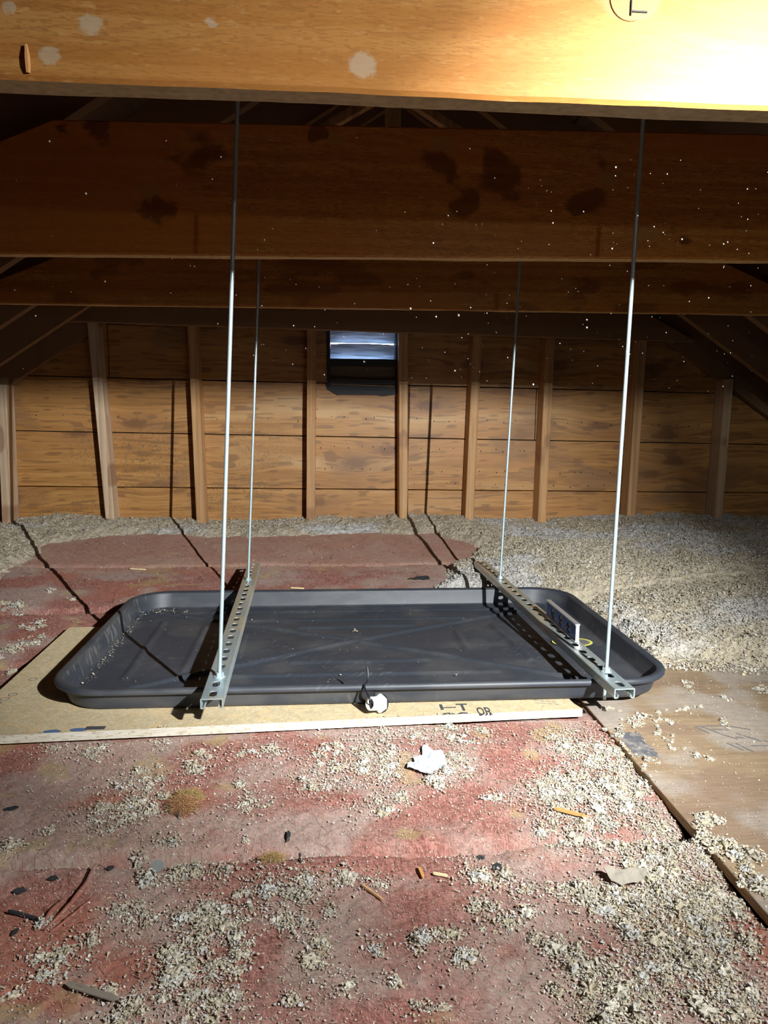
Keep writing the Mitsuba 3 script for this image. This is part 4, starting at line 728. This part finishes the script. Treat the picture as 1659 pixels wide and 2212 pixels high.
# ------------------------------------------------------------------ threaded rods with nuts and washers
def threaded(a, b, rad=0.0039, pitch=0.0021):
    L_ = np.linalg.norm(np.subtract(b, a)); n = int(L_/pitch*2); zz = np.linspace(0, L_, n+1); rr = rad+0.00022*np.where(np.arange(n+1) % 2, 1, -1); rr[[0, -1]] = rad*0.75
    s = 10; an = np.arange(s)*2*np.pi/s; V = np.stack([rr[:, None]*np.cos(an), rr[:, None]*np.sin(an), np.repeat(zz[:, None], s, 1)], -1).reshape(-1, 3)
    i, j = np.meshgrid(np.arange(n), np.arange(s), indexing='ij'); k = (j+1) % s; q = np.stack([i*s+j, i*s+k, (i+1)*s+k, (i+1)*s+j], -1).reshape(-1, 4)
    F = np.vstack([q[:, [0, 1, 2]], q[:, [0, 2, 3]]]); V = np.vstack([V, [[0, 0, 0], [0, 0, L_]]]); J = np.arange(s); J1 = (J+1) % s
    F = np.vstack([F, np.stack([J1, J, J*0+len(V)-2], 1), np.stack([n*s+J, n*s+J1, J*0+len(V)-1], 1)])
    return align(tm(V, F), a, b)
def rod(base, top, below, text):
    key = numbered('threaded_rod'); lab(key, text, 'threaded rod', 'threaded rods holding up the strut channels')
    a, b = np.array(base), np.array(top); d = (b-a)/(b[2]-a[2]); lo = a+d*(below-a[2]); hi = a+d*(0.654-a[2])
    put(key+'__shaft', threaded(lo, hi), 'm_steel', smooth=True)
    hx = trimesh.creation.cylinder(0.0083, 0.0072, sections=6)
    for z in (-0.5345, -0.5662):
        c = a+d*(z-a[2]); nut = trimesh.intersections.slice_mesh_plane(hx, [0, 0, -1], [0, 0, 1]) if False else hx.copy(); nut.apply_translation(c); put(key+'__nut', nut, 'm_steel')
    for z in (-0.5390, -0.5608-0.0009):
        c = a+d*(z-a[2]); w = trimesh.creation.annulus(0.0044, 0.0112, 0.0017); w.apply_translation(c); put(key+'__washer', w, 'm_steel')
rod((-0.1995, 1.474, -0.540), (-0.1455, 1.478, 0.542), -0.575, 'threaded rod rising from the near end of the left strut channel')
rod((0.5775, 1.4585, -0.540), (0.597, 1.470, 0.536), -0.5985, 'threaded rod at the near end of the right strut channel, tip hanging before the pan')
rod((-0.219, 2.296, -0.540), (-0.174, 2.300, 0.396), -0.575, 'thinner-looking rear threaded rod at the far end of the left strut channel')
rod((0.5525, 2.288, -0.540), (0.583, 2.291, 0.408), -0.575, 'rear threaded rod at the far end of the right strut channel')
# ------------------------------------------------------------------ spirit level on the right strut
LX0, LX1, LY0, LY1, LZ, LH = 0.5800, 0.5765, 1.646, 1.866, -0.5395, 0.044
ang = math.degrees(math.atan2(-(LX1-LX0), LY1-LY0)); LL = LY1-LY0
def lv(m): m = rotz(m, ang); m.apply_translation([LX0, LY0, LZ]); return m
lab('torpedo_level', 'short spirit level with blue web and silver edges standing on the right strut channel', 'spirit level')
fr = cat(bbox(-0.0062, 0.0062, 0, LL, 0, 0.0042, .0008), bbox(-0.0062, 0.0062, 0, LL, LH-0.0042, LH, .0008), bbox(-0.0045, 0.0045, 0, 0.0035, 0.003, LH-0.003, .0006), bbox(-0.0045, 0.0045, LL-0.0035, LL, 0.003, LH-0.003, .0006))
put('torpedo_level__frame', lv(fr), 'm_aluminium'); lab('torpedo_level__frame', label='silver metal edges')
wp = sbox(0.0035, 0.0042, LL-0.0035, LH-0.0042)
for yy in (0.048, 0.108, 0.168): wp = wp.difference(Point(yy, LH/2).buffer(0.0135))
web = extrude(wp, 0.0072); v = np.array(web.vertices); web = tm(np.stack([v[:, 2]-0.0036, v[:, 0], v[:, 1]], 1), web.faces)
put('torpedo_level__web', lv(web), 'm_blue'); lab('torpedo_level__web', label='blue web with three round windows')
for yy, a in ((0.048, 90), (0.108, 45), (0.168, 0)):
    disk = extrude(Point(0, 0).buffer(0.0136), 0.0001); disk = tm(disk.vertices, [f for f in disk.faces if np.all(np.abs(np.array(disk.vertices)[f][:, 2]) < 1e-6)]); disk = align(disk, (-0.0012, yy, LH/2), (1, yy, LH/2))
    k = put('torpedo_level__vial', lv(disk), 'm_vial')
    vt = trimesh.creation.capsule(height=0.013, radius=0.0034, count=[10, 10]); vt.apply_translation([0, 0, -0.0065]); vt.apply_transform(trimesh.transformations.rotation_matrix(math.radians(a), [1, 0, 0])); vt.apply_translation([-0.0032, yy, LH/2])
    put(k+'__tube', lv(vt), 'm_sticker')
# ------------------------------------------------------------------ white pipe fitting and cable tie
lab('pipe_fitting', 'white plastic pipe adapter with a hexagonal collar lying against the front of the pan', 'pipe fitting')
A0, AX = np.array([0.1185, 1.4515, -0.5935]), np.array([-0.76, -0.58, 0.22]); AX = AX/np.linalg.norm(AX)
body = align(trimesh.creation.revolve(np.array([[0.0100, 0.004], [0.0100, 0.030], [0.0132, 0.030], [0.0137, 0.0292], [0.0137, 0.004], [0.0100, 0.004]]), sections=40), A0, A0+AX)
put('pipe_fitting__socket', body, 'm_white', smooth=35)
hx = trimesh.creation.cylinder(0.0152, 0.006, sections=6).difference if False else extrude(Polygon([(0.0185*math.cos(t), 0.0185*math.sin(t)) for t in np.arange(6)*math.pi/3+0.3]).difference(Point(0, 0).buffer(0.0088)), 0.0065)
hx = align(hx, A0-AX*0.0005, A0+AX); put('pipe_fitting__hex_collar', hx, 'm_white')
put('pipe_fitting__inner_wall', align(trimesh.creation.cylinder(0.0100, 0.002, sections=28), A0+AX*0.007, A0+AX), 'm_sticker')
put('pipe_fitting__gasket', align(extrude(Point(0, 0).buffer(0.0182).difference(Point(0, 0).buffer(0.009)), 0.0022), A0-AX*0.0028, A0+AX), 'm_blackplastic'); lab('pipe_fitting__gasket', label='black rubber ring')
tip = A0+AX*0.030
zp = np.array([(0.0915, 1.500, -0.530), (0.0945, 1.490, -0.546), (0.0925, 1.480, -0.5580), (0.0880, 1.470, -0.5592), (0.0862, 1.4600, -0.5640), tip+[-0.002, -0.001, 0.0135], tip+AX*0.000+[0.001, -0.001, 0.002], A0+AX*0.018+[0.001, 0.0, -0.0045], A0+AX*0.009+[0.001, 0, -0.006]])
from scipy.interpolate import CubicSpline
cs = CubicSpline(np.arange(len(zp)), zp); k = put('cable_tie', tube(cs(np.linspace(0, len(zp)-1, 70)), 0.0021, 6, 0.55), 'm_blackplastic', smooth=40); lab(k, 'black cable tie looped over the pan rim and through the white fitting', 'cable tie')
# ------------------------------------------------------------------ scraps lying about
def z_on(x, y): return float(top_at(np.array([x]), np.array([y]))[0])
def sheet(outline, x, y, lift=0.004, crumple=0.006, seed=0, step=0.0025, tilt=(0, 0), th=0.0004):
    """small torn flat piece with real creases and thickness"""
    import shapely
    pg = Polygon(outline); mnx, mny, mxx, mxy = pg.bounds
    gx, gy = np.meshgrid(np.arange(mnx, mxx, step), np.arange(mny, mxy, step)); pts = np.c_[gx.ravel(), gy.ravel()]; pts = pts[shapely.contains_xy(pg.buffer(-step*0.4), pts[:, 0], pts[:, 1])]
    ring = np.array([pg.exterior.interpolate(s).coords[0] for s in np.arange(0, pg.length, step*0.8)]); P = np.vstack([ring, pts])
    t = Delaunay(P).simplices; c = P[t].mean(1); t = t[shapely.contains_xy(pg, c[:, 0], c[:, 1])]
    cr = np.cross(P[t[:, 1]]-P[t[:, 0]], P[t[:, 2]]-P[t[:, 0]]); t[cr < 0] = t[cr < 0][:, ::-1]
    n = meshkit.fbm(np.c_[P*85, np.full(len(P), seed)], 2, seed)-0.5
    z = z_on(x, y)+lift+crumple*n*2+P[:, 0]*tilt[0]+P[:, 1]*tilt[1]
    up = np.c_[P[:, 0]+x, P[:, 1]+y, z]; dn = up-[0, 0, th]; m = len(ring); j = np.arange(m); k = (j+1) % m; N_ = len(P)
    return tm(np.vstack([up, dn]), np.vstack([t, t[:, ::-1]+N_, np.stack([j, N_+j, N_+k], 1), np.stack([j, N_+k, k], 1)]))
pz = [(930, 1627), (936, 1640), (945, 1637), (950, 1640), (952, 1655), (953, 1668), (946, 1676), (938, 1682), (931, 1683), (926, 1691), (920, 1687), (912, 1682), (902, 1682), (892, 1676), (894, 1668), (905, 1660), (905, 1649), (913, 1650), (919, 1641), (920, 1630)]
PAPER = [(0.008, 0.056), (0.020, 0.034), (0.029, 0.036), (0.033, 0.028), (0.0335, 0.0), (0.033, -0.017), (0.023, -0.030), (0.014, -0.038), (0.006, -0.042), (0.001, -0.054), (-0.007, -0.048), (-0.016, -0.042), (-0.028, -0.036), (-0.040, -0.030), (-0.038, -0.016), (-0.024, -0.006), (-0.025, 0.010), (-0.014, 0.012), (-0.006, 0.026), (-0.004, 0.046)]
k = put('paper_scrap', sheet(PAPER, 0.190, 1.292, 0.009, 0.006, 4), 'm_paper', smooth=True); lab(k, 'crumpled white paper scrap lying on the red batt in front of the board', 'paper scrap')
k = put('coin', (lambda m: (m.apply_transform(trimesh.transformations.rotation_matrix(0.5, [1, 0.25, 0])), m.apply_translation([-0.226, 1.002, z_on(-0.226, 1.002)+0.0055]), m)[2])(trimesh.creation.cylinder(0.0088, 0.0016, sections=32)), 'm_coin'); lab(k, 'grey metal disc like a coin, tilted against a clump of fluff', 'coin')
def sliver(x0, y0, x1, y1, w, mat, text, cat_='wood sliver', h=0.003, lift=0.004, name='wood_sliver', grp=None):
    d = np.array([x1-x0, y1-y0]); n = np.array([-d[1], d[0]])/np.linalg.norm(d)*w/2; za, zb = z_on(x0, y0)+lift, z_on(x1, y1)+lift
    pts = []
    for t, k in ((0, .5), (0.1, 1), (0.55, .8), (0.9, 1), (1, .4)):
        c = np.array([x0, y0])+d*t; z = za+(zb-za)*t
        for s in (-1, 1):
            for q in (0, 1): pts.append((*(c+n*s*k*(1+0.2*(s > 0))), z+q*h*(0.7+0.3*k)))
    m = trimesh.convex.convex_hull(np.array(pts)); kk = put(name, m, mat); lab(kk, text, cat_, grp); return kk
sliver(0.366, 1.109, 0.412, 1.086, 0.0062, 'm_sliver', 'orange wood sliver beside the big clumps of fluff right of centre', lift=0.007)
sliver(0.1345, 0.975, 0.1375, 0.955, 0.004, 'm_sliver', 'short orange wood sliver standing out on the red batt near the bottom centre')
sliver(0.152, 0.962, 0.171, 0.955, 0.0028, 'm_straw', 'thin straw-coloured sliver beside the short orange one', lift=0.003)
sliver(-0.10, 2.48, -0.055, 2.475, 0.009, 'm_straw', 'pale wood chip on the red batt behind the pan', lift=0.003)
sliver(-0.667, 2.70, -0.612, 2.702, 0.011, 'm_straw', 'pale straw-coloured chip on the red batt farther behind the left strut', lift=0.003)
sliver(-0.395, 0.925, -0.345, 0.905, 0.0030, 'm_tar', 'dark thin twig at the left edge of the picture', 'twig', lift=0.004, name='twig')
sliver(0.052, 0.945, 0.080, 0.915, 0.0022, 'm_stud', 'curved brown stem on the red batt below the paper scrap', 'twig', lift=0.003, name='twig')
sliver(-0.283, 0.797, -0.222, 0.770, 0.0075, 'm_strip', 'flat grey-brown strip at the bottom left of the picture', 'cardboard strip', h=0.0015, lift=0.006, name='cardboard_strip')
k = put('cardboard_flap', sheet([(-0.030, 0.012), (-0.018, 0.012), (-0.004, 0.008), (0.012, 0.010), (0.030, 0.006), (0.026, -0.002), (0.010, -0.008), (-0.010, -0.010), (-0.024, -0.004)], 0.412, 0.928, 0.016, 0.004, 8, 0.003, (0.05, 0.5), 0.001), 'm_card'); lab(k, 'torn grey-brown cardboard flap poking out of the fluff at the right', 'cardboard')
SH = [(0.2275, 0.998, .011, .008, 'black flake on the red batt right of centre, upper of two'), (0.2435, 0.972, .012, .008, 'black flake half hidden in a fluff clump, lower of two'), (-0.486, 1.170, .020, .008, 'long black flake on the red batt at the left edge'),
      (-0.358, 0.982, .012, .006, 'small black flake left of the red torn strand'), (-0.287, 1.000, .010, .006, 'small black flake between the red torn strand and the coin'), (-0.372, 0.886, .009, .008, 'black lump near the lower left corner'), (-0.395, 0.962, .012, .005, 'black flake at the far left below the torn strand top'),
      (-0.050, 1.078, .006, .016, 'dark upright shard in a fluff clump at centre left'), (-0.030, 1.000, .005, .012, 'small dark shard near the fluff ridge at centre'), (-0.222, 1.135, .005, .014, 'dark narrow flake below the brown tuft')]
for i, (x, y, a, b, t) in enumerate(SH):
    rr = np.random.RandomState(100+i); th_ = np.linspace(0, 2*np.pi, 6, endpoint=False)+rr.uniform(0, .8); o = [(a*0.66*math.cos(q)*rr.uniform(.45, 1.3), b*0.8*math.sin(q)*rr.uniform(.45, 1.3)) for q in th_]
    k = put('tar_paper_flake', sheet(o, x, y, 0.0045, 0.003, i, 0.002, (0.1, 0.2), 0.001), 'm_tar'); lab(k, t, 'black flake', 'black flakes')
k = put('tar_paper_scrap', sheet([(-0.045, -0.010), (0.0, 0.012), (0.030, 0.016), (0.034, -0.010), (0.0, -0.013)], 0.338, 2.560, 0.006, 0.003, 3, 0.005, (0, 0.2), 0.001), 'm_tar'); lab(k, 'flat black scrap on the batt behind the back rim of the pan', 'black scrap')
# brown tuft pulled out of the batt, and the torn red strand
def tuft(seed, cx, cy, n, rad, pal, hgt, ln):
    r = np.random.RandomState(seed); P_, F_, C_, o = [], [], [], 0; k = 7
    for i in range(n):
        a = r.uniform(0, 6.28); q = rad*math.sqrt(r.rand()); x, y = cx+q*math.cos(a), cy+q*math.sin(a)*1.2; h0 = hgt*(1-(q/rad)**2)*r.uniform(.2, 1)
        th_ = r.uniform(0, 6.28)+np.cumsum(r.randn(k)*0.35); l = r.uniform(*ln)/k
        p = np.stack([x+np.cumsum(np.cos(th_))*l, y+np.cumsum(np.sin(th_))*l, np.full(k, h0)+np.cumsum(r.randn(k)*0.0007)], 1); p[:, 2] = np.maximum(p[:, 2], 0.0005)+z_on(cx, cy)
        nn_ = np.stack([-np.sin(th_), np.cos(th_), r.randn(k)*0.6], 1)*r.uniform(.00012, .00028); P_.append(np.vstack([p-nn_, p+nn_])); F_.append(np.array([(j, j+1, k+j+1) for j in range(k-1)]+[(j, k+j+1, k+j) for j in range(k-1)])+o); o += 2*k
        C_.append(np.repeat(np.array(pal)[r.randint(len(pal))][None]*r.uniform(.7, 1.15), 2*k, 0))
    return np.vstack(P_), np.vstack(F_), np.vstack(C_)
V, F, C = tuft(5, -0.217, 1.192, 2400, 0.019, [(0.40, 0.31, 0.12), (0.44, 0.34, 0.16), (0.42, 0.22, 0.10)], 0.015, (0.006, 0.018)); V2, F2, C2 = tuft(6, -0.219, 1.160, 2200, 0.018, [(0.42, 0.20, 0.10), (0.36, 0.17, 0.08), (0.48, 0.32, 0.16)], 0.017, (0.008, 0.018))
k = put('fibre_tuft', merge([(V, F, C), (V2, F2, C2)])[:2], 'm_flake', color=merge([(V, F, C), (V2, F2, C2)])[2]); lab(k, 'olive-brown tuft of fibre pulled out of the red batt left of centre', 'fibre tuft')
V, F, C = tuft(7, -0.068, 1.012, 1200, 0.013, [(0.44, 0.33, 0.13), (0.40, 0.22, 0.10)], 0.006, (0.006, 0.016))
k = put('fibre_tuft', (V, F), 'm_flake', color=C); lab(k, 'small tan tuft of fibre beside the fluff ridge at centre', 'fibre tuft')
def strand(pts, w, hh):
    p = np.array(pts, float); cs = CubicSpline(np.arange(len(p)), p); t = np.linspace(0, len(p)-1, 40); c = cs(t)
    return tube(np.c_[c, [z_on(a, b)+hh*math.sin(math.pi*min(1, 0.12+0.8*q/len(t))) for q, (a, b) in enumerate(c)]], w*(0.35+0.65*np.sin(np.linspace(0.25, math.pi-0.15, 40))), 7, 0.5)
ms = [strand([(-0.338, 0.890), (-0.322, 0.925), (-0.310, 0.965), (-0.308, 1.000), (-0.300, 1.022)], 0.0030, 0.011), strand([(-0.342, 0.892), (-0.338, 0.925), (-0.326, 0.955)], 0.0028, 0.008), strand([(-0.332, 0.890), (-0.312, 0.915), (-0.292, 0.955)], 0.0022, 0.007), strand([(-0.336, 0.886), (-0.305, 0.905), (-0.285, 0.915)], 0.0018, 0.004)]
mm = cat(*ms); k = put('torn_strand', mm, 'm_batt', smooth=40); lab(k, 'torn ridge of red fibre strands lifting off the batt at the left', 'fibre strand')
# ------------------------------------------------------------------ dust hanging in the lamp light
r = np.random.RandomState(77); ms = []
ico = trimesh.creation.icosphere(subdivisions=1)
n = 0
while n < 420:
    d = r.uniform(0.42, 2.3); px = 1659*(1-abs(r.randn())*0.42) if r.rand() < .75 else r.uniform(0, 1659); py = r.uniform(270, 840)
    q = fwd+r0*(px-829.5)/FX+u0*(1106-py)/FX; p = q*d
    if p[2] > 0.27+0.05*max(p[1]-0.8, 0) and p[1] > 0.70 and p[1] < 0.90: continue
    if p[1] > 1.6 and p[2] > 0.27: continue
    if px < 0 or px > 1659: continue
    m = ico.copy(); m.apply_scale(r.choice([0.00028, 0.00042, 0.0007, 0.0011], p=[.45, .31, .17, .07])*(0.6+0.5*d)); m.apply_translation(p); ms.append(m); n += 1
k = put('dust_motes', cat(*ms), 'm_mote'); lab(k, 'pale specks of dust floating in the air in front of the dark joists', 'dust', kind='stuff')
# ------------------------------------------------------------------ the work light (out of frame): LED heads on a stand
lamp_dir = (AIM-LAMP)/np.linalg.norm(AIM-LAMP); lx = np.cross(lamp_dir, [0, 0, 1]); lx /= np.linalg.norm(lx); lu = np.cross(lx, lamp_dir)
lab('work_light', 'LED work light on a slim stand, lighting the attic', 'work light')
def head(c, d, w, h):
    m = bbox(-w/2, w/2, -h/2, h/2, 0.004, 0.045, 0.006); return align(m, c, c-d)
put('work_light__housing', head(LAMP, lamp_dir, 0.085, 0.075), 'm_blackplastic')
put('work_light__housing__lower_head', head(SECOND, np.array([0, 1, 0.0]), 0.03, 0.03), 'm_blackplastic')
pole = LAMP-lamp_dir*0.055
put('work_light__stand', cat(align(trimesh.creation.cylinder(0.009, 1.0, sections=14), pole+[0, 0, -0.58], pole), tube([LAMP-lamp_dir*0.05+[0, 0, -0.13], SECOND+[0, -0.03, 0.0]], 0.006)), 'm_blackplastic')
put('work_light__foot', align(trimesh.creation.cylinder(0.11, 0.02, sections=30), [pole[0], pole[1], ATT+0.010], [pole[0], pole[1], 1]), 'm_blackplastic')
def strip(c, d, w, h): return align(bbox(-w/2, w/2, -h/2, h/2, -0.0005, 0.0005, .0001), c, c+d)
# lens stands upright: find the roll that puts its long side vertical
Rm = trimesh.geometry.align_vectors([0, 0, 1], lamp_dir)[:3, :3]; ra = math.degrees(math.atan2(np.dot(Rm[:, 0], lu), np.dot(Rm[:, 0], lx)))
lens = rotz(bbox(-0.005, 0.005, -0.0225, 0.0225, -0.0005, 0.0005, .0001), -ra); lens = align(lens, LAMP, LAMP+lamp_dir)
put('work_light__lens', lens, 'm_white', emitter={'type': 'area', 'radiance': rgb(*(BEAM_COL*FLOOD)), 'sampling_weight': 7.0})
put('work_light__lower_lens', align(trimesh.creation.cylinder(0.006, 0.001, sections=20), SECOND, SECOND+[0, 1, 0.0]), 'm_white', emitter={'type': 'area', 'radiance': rgb(*(BEAM_COL*SECOND_L))})
for kk in range(9):
    o = LAMP+lamp_dir*0.002+lu*(kk-4)*0.0052
    scene[f'led_{kk:02d}'] = {'type': 'spot', 'to_world': T().look_at(origin=(o+[0, 0, Z0]).tolist(), target=(o+lamp_dir+[0, 0, Z0]).tolist(), up=[0, 0, 1]), 'intensity': rgb(*(BEAM_COL*BEAM_I)), 'cutoff_angle': BEAM_OUT, 'beam_width': BEAM_IN}
for kk in range(5):
    o = LAMP+lamp_dir*0.002+lu*(kk-2)*0.0095; ld = LOW_AIM/np.linalg.norm(LOW_AIM)
    scene[f'led_low_{kk:02d}'] = {'type': 'spot', 'to_world': T().look_at(origin=(o+[0, 0, Z0]).tolist(), target=(o+ld+[0, 0, Z0]).tolist(), up=[0, 0, 1]), 'intensity': rgb(*(BEAM_COL*LOW_I)), 'cutoff_angle': LOW_OUT, 'beam_width': LOW_IN}
